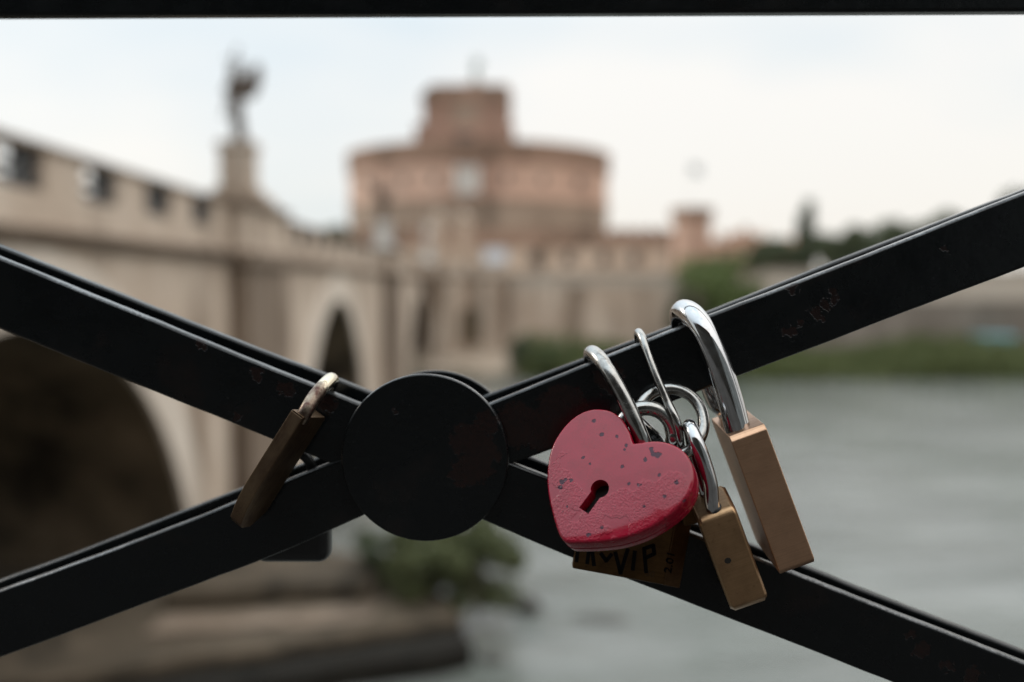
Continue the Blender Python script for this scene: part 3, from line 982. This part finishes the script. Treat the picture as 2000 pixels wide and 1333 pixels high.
fT = [(-1600, -142), (0, 504), (300, 625.5), (460, 692), (696, 787), (1024, 915), (1066, 931), (1340, 1037), (1545, 1117), (1752, 1199), (2000, 1295), (3600, 1915)]
fB = [(-1600, -4), (0, 644), (460, 830), (640, 905), (939, 1014), (1080, 1077), (1500, 1239), (1740, 1333), (2000, 1435), (3600, 2055)]
rT = [(-1600, 1740), (0, 1153), (150, 1100), (380, 1013), (642, 904), (952, 791), (1148, 710), (1381, 617), (1540, 557), (1700, 495), (2000, 376), (3400, -180)]
rB = [(-1600, 1870), (0, 1286), (300, 1174), (501, 1099), (620, 1050), (701, 1011), (830, 957), (1042, 893), (1440, 736), (1700, 637), (2000, 523), (3400, -30)]
gT = [(-1600, -165), (0, 481), (300, 601.5), (460, 665), (719, 764), (1042, 895), (1066, 907), (1575, 1107), (1650, 1139), (1800, 1197), (2000, 1273), (3600, 1893)]
sT = [(-1600, 1720), (0, 1134), (93, 1101), (421, 974), (642, 886), (940, 776), (1134, 703), (1381, 611), (1540, 546), (1700, 484), (2000, 371), (3400, -188)]
bar('diagonal_bar', fT, fB, 0.0, 6, M_IRON_B)
bar('diagonal_bar', rT, rB, 0.3, 6.6, M_IRON_A)
bar('diagonal_bar', gT, [(x, y + 128) for x, y in gT], -22.0, 6, M_IRON)
bar('diagonal_bar', sT, [(x, y + 128) for x, y in sT], -22.3, 6.6, M_IRON)

def disc(px, py, rpx, o0, o1, mat, name='disc'):
    c = P(px, py, o1)
    r = (P(px + rpx, py, o1) - c).length
    bm = bmesh.new()
    prof = [Vector((math.cos(2 * math.pi * k / 96), math.sin(2 * math.pi * k / 96))) for k in range(96)]
    pts = [c + FR * p.x * r + FU * p.y * r for p in prof]
    prism(bm, pts, -FN * (o1 - o0) * MM)
    return bevel(obj(name, bm, mat, RAIL), .0009, 4, 50)
disc(829, 895.5, 164.5, .35, 4.5, M_IRON_D)
disc(851, 882, 158, -33, -29.2, M_IRON)
bm = bmesh.new()
c = P(835, 890, -7)
prism(bm, [c + (FR * math.cos(2 * math.pi * k / 32) + FU * math.sin(2 * math.pi * k / 32)) * .012 for k in range(32)], -FN * .0149)
obj('spacer', bm, M_IRON, RAIL)
# top and bottom rail, end posts
def rail(y0, y1, x0, x1, o, th, h, name, up):
    a, b = P(x0, y0, o), P(x1, y1, o)
    bm = bmesh.new()
    prism(bm, [a, b, b + FU * h * up, a + FU * h * up], -FN * th * MM)
    return bevel(obj(name, bm, M_IRON, RAIL), .0015, 3, 50)
rail(31 + 0.0045 * 1500, 22 - .0045 * 1500, -1500, 3500, -26, 7, .034, 'top_rail', 1)
rail(1790, 1790, -1500, 3500, 4, 38, .042, 'bottom_rail', -1)
for px in (-1560, 3560):
    a = P(px, 900, 8)
    bm = bmesh.new()
    for v in box(bm, (0, 0, 0), (.045, .045, 1.17), Matrix.Translation(Vector((a.x, a.y, 8.08)) - FN * .022) @ Matrix.Rotation(-YAW, 4, 'Z')): pass
    bevel(obj('post', bm, M_IRON, RAIL), .003, 2)

# ---------------------------------------------------------------- metals
def chrome(name, base=(.72, .72, .71), rough=.08, dirt=.35, dirtcol=(.12, .10, .085)):
    m = Mat(name, base, rough, 1.0)
    f = m.ramp(m.noise(260, 5, .65), .5, .72, 0, dirt)
    m.mix(f, dirtcol)
    m.rough(m.ramp(m.noise(180, 5, .6), .4, .75, rough, rough + .22))
    m.bump(m.noise(90, 2), .08, .0006)
    return m.m
M_CHROME = chrome('bright_chrome', (.46, .46, .465), .045, .25)
M_STEEL = chrome('worn_steel', (.36, .355, .34), .14, .55)
M_STEEL_D = chrome('dull_steel', (.42, .41, .39), .2, .6)
M_STEEL_R = chrome('stained_steel', (.62, .55, .42), .14, .3, (.12, .05, .045))

def brass(name, base=(.44, .29, .17), rough=.38, along=Vector((0, 0, 1)), dirt=.5, dirtcol=(.10, .06, .035), grain=True):
    m = Mat(name, base, rough, 1.0)
    m.mix(m.ramp(m.noise(70, 6, .65), .45, .75, 0, dirt), dirtcol)
    m.mix(m.ramp(m.noise(600, 4, .6), .6, .75, 0, dirt * .7), dirtcol)
    if grain:
        ax = along.normalized(); ay = ax.orthogonal().normalized(); az = ax.cross(ay)
        cb = m.nt.nodes.new('ShaderNodeCombineXYZ')
        for i_, (d_, s_) in enumerate(((ax, 14), (ay, 2300), (az, 2300))):
            dn = m.nt.nodes.new('ShaderNodeVectorMath'); dn.operation = 'DOT_PRODUCT'
            m.nt.links.new(m.tc.outputs['Object'], dn.inputs[0]); dn.inputs[1].default_value = d_ * s_
            m.nt.links.new(dn.outputs['Value'], cb.inputs[i_])
        nn = m.nt.nodes.new('ShaderNodeTexNoise'); nn.inputs['Scale'].default_value = 1.0; nn.inputs['Detail'].default_value = 4
        m.nt.links.new(cb.outputs[0], nn.inputs['Vector'])
        n = nn.outputs[0]
        m.mix(m.ramp(n, .42, .75, 0, .32), tuple(c * .45 for c in base))
        m.bump(n, .3, .0002)
        m.rough(m.ramp(n, .3, .7, rough - .08, rough + .12))
    return m.m

def frame(c0, c1, c3):
    """T along the thickness, A down the body, W backwards"""
    T = (c1 - c0); t = T.length; T.normalize()
    A = (c3 - c0); L_ = A.length; A.normalize()
    T = (T - A * T.dot(A)).normalized()
    Wv = T.cross(A).normalized()
    if Wv.dot(FN) > 0: Wv = -Wv
    return T, A, Wv, t, L_

def lock_body(name, parent, c0, T, A, Wv, t, L_, w, mat, shoulder=.003, foot=.003, bev=.0006, seg=3):
    o2 = [(0, shoulder), (shoulder, 0), (w - shoulder, 0), (w, shoulder), (w, L_ - foot), (w - foot, L_), (foot, L_), (0, L_ - foot)]
    bm = bmesh.new()
    prism(bm, [c0 + Wv * a + A * b for a, b in o2], T * t)
    return bevel(obj(name, bm, mat, parent), bev, seg, 40)

def shackle(name, parent, pts, rad, mat, per=10, seg=20):
    bm = bmesh.new()
    tube(bm, catmull(pts, per), rad, seg)
    return obj(name, bm, mat, parent, smooth=True)

def ferrule(parent, p, d, r, mat, name='collar'):
    bm = bmesh.new()
    tube(bm, [p - d * .0012, p - d * .0003, p + d * .0006, p + d * .0008], [r * .98, r, r, r * .92], 28)
    return obj(name, bm, mat, parent, smooth=True)

# ---------------------------------------------------------------- big brass padlock with the thick chrome shackle
c0, c1, c3 = P(1425, 855, 22), P(1492, 823, 22), P(1525, 1125, 20)
T, A, Wv, t, L_ = frame(c0, c1, c3)
K1 = thing('padlock', 'big plain brass padlock with a thick bright chrome shackle, highest on the right bar', 'padlock', c0, 'love padlocks hanging on the railing')
BR1 = brass('brushed_brass', (.56, .345, .22), .38, T, .25)
lock_body('body', K1, c0, T, A, Wv, t, L_, .042, BR1, .0018, .0018, .0005, 3)
legs = c0 + T * t * .5 + Wv * .0085
leg2 = c0 + T * t * .5 + Wv * .0345
r5 = .0046
sh = [legs + A * .004, P(1443, 842, 13.5), P(1430, 795, 13.5), P(1413, 740, 13), P(1394, 688, 11.5), P(1373, 645, 8.5), P(1352, 617, 4), P(1336, 609, -2), P(1331, 618, -8), P(1335, 638, -12), P(1346, 662, -13), P(1365, 697, -13), P(1385, 740, -12.6), P(1404, 785, -12.6), leg2 - A * .003, leg2 + A * .004]
shackle('shackle', K1, sh, r5, M_CHROME, 12, 28)
bm = bmesh.new()

# ---------------------------------------------------------------- small brass padlock
c0, c1, c3 = P(1374.5, 1014.5, 31), P(1427, 1001, 31), P(1446, 1205, 20)
T, A, Wv, t, L_ = frame(c0, c1, c3)
K2 = thing('padlock', 'small chamfered brass padlock with chipped edges and dark dot, hanging from the steel ring', 'padlock', c0, 'love padlocks hanging on the railing')
BR2 = brass('worn_brass', (.44, .275, .15), .36, T, .5)
c0b = c0 - T * .0022
wk2 = .021
lock_body('body', K2, c0b, T, A, Wv, t + .0044, L_, wk2, BR2, .002, .004, .0024, 1)
la = c0b + T * (t * .5 + .0022) + Wv * .0048
lb = c0b + T * (t * .5 + .0022) + Wv * .0165
r2 = .0026
dirv = (P(1373, 899, 24) - P(1400, 985, 25)).normalized()
sh = [la + A * .003, la - A * .002, P(1387, 945, 27), P(1374, 900, 27), P(1360, 862, 25.6), P(1350, 838, 22), P(1347, 833, 18), P(1350, 848, 14.5), P(1358, 885, 13.5), lb - A * .002, lb + A * .003]
shackle('shackle', K2, sh, r2, M_CHROME, 12, 22)
ferrule(K2, la + A * .0006, A, r2 * 1.07, Mat('hole_shade', (.01, .01, .01), .6).m, 'shackle_hole_shade')  # black ring stands in for the shade where the shackle enters
pc = P(1420, 1092, 25)
pc = pc + Wv * ((c0b - pc).dot(Wv)) - Wv * .00005
bm = bmesh.new()
ring_ = [pc + (T * math.cos(2 * math.pi * k / 24) + A * math.sin(2 * math.pi * k / 24)) * .0012 for k in range(24)]
prism(bm, ring_, Wv * .0004)
obj('pin', bm, Mat('dark_pin', (.02, .016, .012), .6).m, K2)

# ---------------------------------------------------------------- steel ring
rc = P(1308, 826, 5)
rr = (P(1374.5, 826, 5) - rc).length
RG = thing('ring', 'plain round steel ring linking the shackles beside the red heart', 'ring', rc)
bm = bmesh.new()
tube(bm, [P(1308 + 66.5 * math.cos(2 * math.pi * k / 72), 826 - 66.5 * math.sin(2 * math.pi * k / 72), 11 - 7 * math.sin(2 * math.pi * k / 72)) for k in range(72)], .0022, 20, closed=True)
obj('steel_ring', bm, M_STEEL, RG, smooth=True)

# ---------------------------------------------------------------- padlock with the stamped shackle, behind the heart
bl, br_, tr = P(1117, 1111, 6), P(1297, 1144, 6), P(1306, 1052, 6)
Xv = (br_ - bl).normalized()
Zv = FN
Uv = Zv.cross(Xv).normalized()
if Uv.z < 0: Uv = -Uv
wB = (br_ - bl).length
K3 = thing('padlock', 'old scribbled brass padlock half hidden behind the red heart, with a stamped steel shackle', 'padlock', bl, 'love padlocks hanging on the railing')
BR3 = brass('old_brass', (.115, .064, .028), .45, Xv, .85, (.035, .02, .012))
hB = .031
bm = bmesh.new()
prism(bm, [bl, br_, br_ + Uv * hB, bl + Uv * hB], -FN * .0055)
o3 = bevel(obj('body', bm, BR3, K3), .0008, 2, 40)
# right narrow side: turned towards us
bm = bmesh.new()
q0 = br_ + FN * -.0002
sidev = (P(1328, 1150, 1.5) - q0)
prism(bm, [q0, q0 + sidev, q0 + sidev + Uv * hB, q0 + Uv * hB], -FN * .003 - Xv * .004)
bevel(obj('body_edge', bm, brass('old_brass_edge', (.12, .068, .034), .42, Xv, .8, (.05, .03, .02)), K3), .0004, 2, 40)
lc = P(1262, 850, 12.5)
rl = .0099
up = Uv
sh = []
sh.append(lc + Xv * rl - up * .022)
sh.append(lc + Xv * rl - up * .010)
for k in range(0, 17):
    a = math.pi * k / 16
    sh.append(lc + Xv * rl * math.cos(a) + up * rl * math.sin(a))
sh.append(lc - Xv * rl - up * .010)
sh.append(lc - Xv * rl - up * .022)
for i, p in enumerate(sh):
    if i in (0, len(sh) - 1): sh[i] = p - FN * .0092
    if i in (1, len(sh) - 2): sh[i] = p - FN * .004
shackle('shackle', K3, sh, .0028, M_STEEL, 6, 22)
# letters stamped along the arch
word = 'HARDENED'
bmL = bmesh.new()
for i, ch in enumerate(word):
    a = R(137 - 80 * i / (len(word) - 1)) - math.atan2(0, 1)
    tb = text_bm(ch, .0030, .00030)
    rad_ = (Xv * math.cos(a) + up * math.sin(a))
    tan = (Xv * math.sin(a) - up * math.cos(a))
    org = lc + rad_ * (rl - .0013) + FN * .00272
    for v in tb.verts:
        nv = bmL.verts.new(org + tan * v.co.x + (rad_ * .93 + FN * -.25) * v.co.y + FN * v.co.z)
        v.index = len(bmL.verts) - 1
    bmL.verts.ensure_lookup_table()
    for f in tb.faces:
        try: bmL.faces.new([bmL.verts[v.index] for v in f.verts])
        except ValueError: pass
    tb.free()
obj('stamped_letters', bmL, Mat('stamp_dark', (.03, .018, .010), .7).m, K3)
# marker scribble and stamped figures on the broad face
M_INK = Mat('black_marker', (.004, .004, .0045), .8, spec=.1).m
def write(s, size, px, py, o, dirx, diry, mat, name, parent, ext=.00006, shear=0.0):
    tb = text_bm(s, size, ext)
    org = P(px, py, o)
    nrm = dirx.cross(diry)
    for v in tb.verts:
        v.co = org + dirx * (v.co.x + shear * v.co.y) + diry * v.co.y + nrm * v.co.z
    return obj(name, tb, mat, parent)
def strokes(lines, o, rad, name, parent, mat=None):
    bm = bmesh.new()
    for ln in lines:
        pts = [P(x, y, o) for x, y in ln]
        for a, b in zip(pts, pts[1:]):
            d = (b - a).normalized()
            s_ = d.cross(FN).normalized() * rad
            e_ = d * rad * .6
            prism(bm, [a - e_ + s_, b + e_ + s_, b + e_ - s_, a - e_ - s_], -FN * .00012)
    return obj(name, bm, mat or M_INK, parent)
strokes([[(1129, 1068), (1126, 1096)], [(1151, 1070), (1147, 1100)], [(1156, 1072), (1160, 1104)], [(1174, 1082), (1184, 1096), (1194, 1084)],
         [(1202, 1080), (1212, 1120), (1226, 1074)], [(1240, 1078), (1236, 1113)], [(1258, 1072), (1262, 1118)], [(1258, 1072), (1276, 1066), (1278, 1082), (1262, 1090)]],
        6.14, .00072, 'marker_writing', K3)
write('30', .0034, 1269, 1127, 6.05, Xv, Uv, Mat('stamp_groove', (.07, .04, .02), .5, .7).m, 'stamped_number', K3)
write('MADE', .0022, 1182, 1108, 6.05, Xv, Uv, bpy.data.materials['stamp_groove'], 'stamped_word', K3) if False else None
sx = sidev.normalized()
write('2.01', .0050, 1314, 1100, 4.6, Uv, -sx, M_INK, 'marker_year', K3, .0003)

# ---------------------------------------------------------------- thin wire-shackle padlock
K4c = P(1338, 985, -8.5)
K4 = thing('padlock', 'padlock with a long thin shackle, its body hidden behind the small brass one', 'padlock', K4c, 'love padlocks hanging on the railing')
sh = [P(1333, 930, 7), P(1329, 872, 14), P(1322, 826, 16.5), P(1302, 782, 13), P(1283, 738, 10), P(1268, 698, 6.5), P(1256, 664, 3.0), P(1248, 650, -1.5), P(1246, 655, -6), P(1250, 680, -9.2), P(1265, 730, -10.4), P(1300, 820, -10.5), P(1318, 900, -9), P(1326, 940, -2)]
shackle('shackle', K4, sh, .00158, M_STEEL, 10, 18)
a0 = P(1320, 925, 8)
bm = bmesh.new()
b0, b1, b2, b3 = P(1312, 925, 8), P(1352, 918, 8), P(1376, 1020, 8), P(1336, 1030, 8)
prism(bm, [b0, b1, b2, b3], -FN * .0125)
bevel(obj('body', bm, BR3, K4), .001, 2)

# ---------------------------------------------------------------- red heart padlock
ff = [(1235.6, 866), (1229.6, 844.8), (1216, 820), (1196, 804), (1169.6, 798), (1140.8, 803), (1114, 820), (1091.6, 846), (1076, 876), (1069, 910), (1068, 948),
      (1073.6, 984), (1083, 1020), (1092, 1045), (1104, 1058.5), (1124, 1060.5), (1155, 1059.6), (1196, 1055.5), (1237, 1045), (1275, 1028), (1309, 1005.6), (1335, 981.6),
      (1349.6, 957.6), (1355, 933.6), (1352, 909.6), (1341, 888), (1323, 872), (1299, 863), (1275, 861), (1253.6, 863.5)]
tl = R(36)
HN = (FN * math.cos(tl) + (FR * -.50 + FU * .86).normalized() * math.sin(tl)).normalized()
HC = P(1212, 930, 30)
def H(px, py, d=0.0): return on_plane(px, py, HC + HN * d * MM, HN)
hp = [H(*q) for q in ff]
KH = thing('padlock', 'glossy red heart-shaped padlock with a keyhole and chipped paint', 'padlock', HC, 'love padlocks hanging on the railing')
def hl(px, py): return tuple(H(px, py) - HC)
chips = [((1160, 823), .00078), ((1175.5, 849), .00095), ((1205, 853), .0008), ((1223.5, 871), .0009), ((1220, 879), .0006), ((1272, 877), .0008), ((1274, 882), .0009), ((1277, 888), .0011), ((1284, 889), .0013), ((1289, 888), .0007),
         ((1261, 898), .0009), ((1215, 912), .0007), ((1228, 945), .0006), ((1288, 929), .0007), ((1297, 970), .0008), ((1321, 943), .001), ((1139, 894), .0006), ((1152, 907), .0005), ((1098, 942), .0012), ((1104, 938), .0009), ((1115, 938), .0007), ((1094, 952), .0009),
         ((1150, 1045), .0009), ((1176, 1031), .0006), ((1258, 990), .0006), ((1108, 990), .0005), ((1338, 980), .001), ((1100, 1000), .0003), ((1246, 948), .0007), ((1252, 947), .0005)]
m = Mat('chipped_red_enamel', (.275, .005, .022), .26, spec=.2)
m.stain((.20, .003, .012), 120, .45, .7, amount=.6)
m.stain((.33, .010, .035), 55, .52, .68, amount=.5, loc=(.3, .1, .7))
m.mix(m.ramp(m.noise(1100, 4, .7), .655, .70, 0, .7), (.07, .008, .016))
cm = m.spots([(hl(*q), r * .85) for q, r in chips], .00028, 900)
m.mix(m.math('MULTIPLY', cm, .85), (.035, .036, .052))
zone = m.spots([(hl(1100, 1000), .0095), (hl(1150, 1030), .008), (hl(1300, 970), .010), (hl(1200, 985), .0062), (hl(1260, 1000), .008), (hl(1090, 940), .005)], .007, 110)
m.rough(m.ramp(m.noise(150, 4), .35, .7, .16, .34))
m.bump(m.math('MULTIPLY', m.noise(1450, 2, .45), m.ramp(zone, 0, 1, .08, 1)), .85, .00045)
m.bump(m.math('MULTIPLY', cm, -1), .7, .0003)
m.bump(m.noise(60, 2), .15, .0012)
gN = m.nt.nodes.new('ShaderNodeNewGeometry')
dH = m.nt.nodes.new('ShaderNodeVectorMath'); dH.operation = 'DOT_PRODUCT'
m.nt.links.new(gN.outputs['Normal'], dH.inputs[0]); dH.inputs[1].default_value = HN
flat_ = m.ramp(dH.outputs['Value'], .2, .7, .12, 1.0)      # rim gloss cut to hold back its pale reflection
m.nt.links.new(m.math('MULTIPLY', m.math('MULTIPLY', m.math('SUBTRACT', 1.0, cm), .62), flat_), m.b.inputs['Coat Weight'])
m.nt.links.new(m.math('MULTIPLY', flat_, .22), m.b.inputs['Specular IOR Level'])
m.b.inputs['Coat Roughness'].default_value = .05
M_RED = m.m
hs = catmull(hp[1:] + [], 3)
hs = [hp[0]] + hs                    # sharp cleft, smooth elsewhere
bm = bmesh.new()
TH = .0112
prism(bm, hs, -HN * TH)
heart = obj('body', bm, M_RED, KH)
mb = heart.modifiers.new('bevel', 'BEVEL'); mb.width = .0011; mb.segments = 4; mb.limit_method = 'ANGLE'; mb.angle_limit = R(50)
# keyhole cut
kc = H(1171.5, 955); kr = (H(1189.5, 955) - kc).length
kx = (H(1140, 998) - kc); kl = kx.length; kx.normalize()
ky = HN.cross(kx).normalized()
kw = kr * .62
cut = []
a0 = math.asin(kw / kr)
for k in range(33):
    a = a0 + (2 * math.pi - 2 * a0) * k / 32
    cut.append(kc + (kx * math.cos(a) + ky * math.sin(a)) * kr)
cut += [kc + kx * kl - ky * kw * 1.02, kc + kx * kl + ky * kw * 1.02]
bm = bmesh.new()
prism(bm, [p + HN * .003 for p in cut], -HN * .0105)
cutter = obj('cutter', bm, None)
bo = heart.modifiers.new('hole', 'BOOLEAN'); bo.operation = 'DIFFERENCE'; bo.object = cutter; bo.solver = 'EXACT'
bake(heart)
bpy.data.objects.remove(cutter)
for f in heart.data.polygons: f.use_smooth = True
try:
    heart.data.set_sharp_from_angle(angle=R(40))
except Exception: pass
bm = bmesh.new()
prism(bm, [p - HN * .0060 for p in cut], -HN * .0010)
bmesh.ops.scale(bm, vec=(.97, .97, .97), verts=bm.verts[:], space=Matrix.Translation(-(kc - HN * .0065)))
obj('keyhole', bm, Mat('keyhole_black', (.004, .004, .004), .7).m, KH)
# pressed rim line round the side of the body
bm = bmesh.new()
cen = sum(hs, Vector()) / len(hs)
tube(bm, [p + (p - cen).normalized() * .00002 - HN * TH * .62 for p in hs], .00016, 6, closed=True)
obj('seam', bm, M_RED, KH, smooth=True)
rH = .0029
sh = [P(1264, 884, 19), P(1246, 838, 18.5), P(1228, 797, 17), P(1206, 754, 14.5), P(1186, 722, 11.5), P(1170, 700, 7), P(1158, 690, 1.2), P(1154, 693, -5.5), P(1158, 712, -10), P(1176, 750, -12), P(1210, 800, -12), P(1250, 830, -8), P(1282, 862, 2), P(1292, 880, 8), P(1298, 900, 13)]
shackle('shackle', KH, sh, rH, M_STEEL, 12, 24)

# ---------------------------------------------------------------- left brass padlock, seen on edge
c0, c1, c3 = P(570, 799, 21.5), P(597, 816, 21.5), P(431, 1020, 21)
T, A, Wv, t, L_ = frame(c0, c1, c3)
K5 = thing('padlock', 'dull brass padlock seen on edge, tilted across the left side of the railing', 'padlock', c0, 'love padlocks hanging on the railing')
BR5 = brass('tarnished_brass', (.17, .115, .07), .44, A, .85, (.055, .028, .02))
# turn the body about its long axis so that the right broad face shows a little
ca, sa = math.cos(R(14)), math.sin(R(14))
T2 = T * ca + Wv * sa * -1
W2 = Wv * ca + T * sa
w5 = .0195
bm = bmesh.new()
prism(bm, [c0 + W2 * a + A * b for a, b in ((0, .0006), (.0006, 0), (w5 - .0012, 0), (w5, .0012), (w5, L_ - .006), (w5 - .006, L_), (.0075, L_), (.0045, L_ - .002), (.0016, L_ - .009), (0, L_ - .017))], T2 * t * .92)
bevel(obj('body', bm, BR5, K5), .0006, 2, 12)
la = c0 + T2 * t * .56 + W2 * .0042
lb = c0 + T2 * t * .56 + W2 * .0150
sh = [la + A * .003, la - A * .002, P(612, 779, 15), P(630, 757, 11), P(643, 744, 5.5), P(648, 742, 0), P(646, 750, -5.5), P(632, 775, -10), P(612, 806, -11.5), P(592, 840, -11.5)]
mm_ = Mat('half_rusted_steel', (.62, .55, .42), .16, 1.0)
mk = mm_.spots([(tuple(la - A * .001 - c0), .0105), (tuple(P(606, 815, -11) - c0), .012)], .003, 200)
mm_.mix(mm_.math('MULTIPLY', mk, mm_.ramp(mm_.noise(420, 5), .3, .65, .55, 1.0)), (.085, .048, .040))
mm_.rough(mm_.ramp(mk, 0, 1, .15, .38))
mm_.bump(mm_.noise(700, 4), .15, .0004)
shackle('shackle', K5, sh, .0027, mm_.m, 12, 20)
bm = bmesh.new()
rv = c0 + A * L_ * .40 + W2 * .0075
tube(bm, [rv + T2 * .0004, rv - T2 * .0016, rv - T2 * .0024, rv - T2 * .0026], [.0028, .0027, .0018, .0006], 20)
obj('rivet', bm, M_STEEL_R, K5, smooth=True)
pc = P(451, 975, 11)

# ---------------------------------------------------------------- black padlock below the left bar
kb = P(575, 1050, -8)
K6 = thing('padlock', 'black padlock hanging in shadow behind the lower left bar', 'padlock', kb, 'love padlocks hanging on the railing')
M_BLK = Mat('black_plastic', (.005, .0055, .006), .35).m
bm = bmesh.new()
prism(bm, [P(x, y, -8) for x, y in ((505, 1010), (641, 990), (641, 1103), (492, 1103))], -FN * .011)
bevel(obj('body', bm, M_BLK, K6), .0046, 6, 40)
sh = [P(620, 1010, -13), P(617, 960, -13), P(611, 920, -11.5), P(600, 896, -10.5), P(584, 885, -10.2), P(566, 886, -10.5), P(552, 900, -11.5), P(545, 940, -13), P(540, 1010, -13)]
shackle('shackle', K6, sh, .0021, M_BLK, 10, 18)
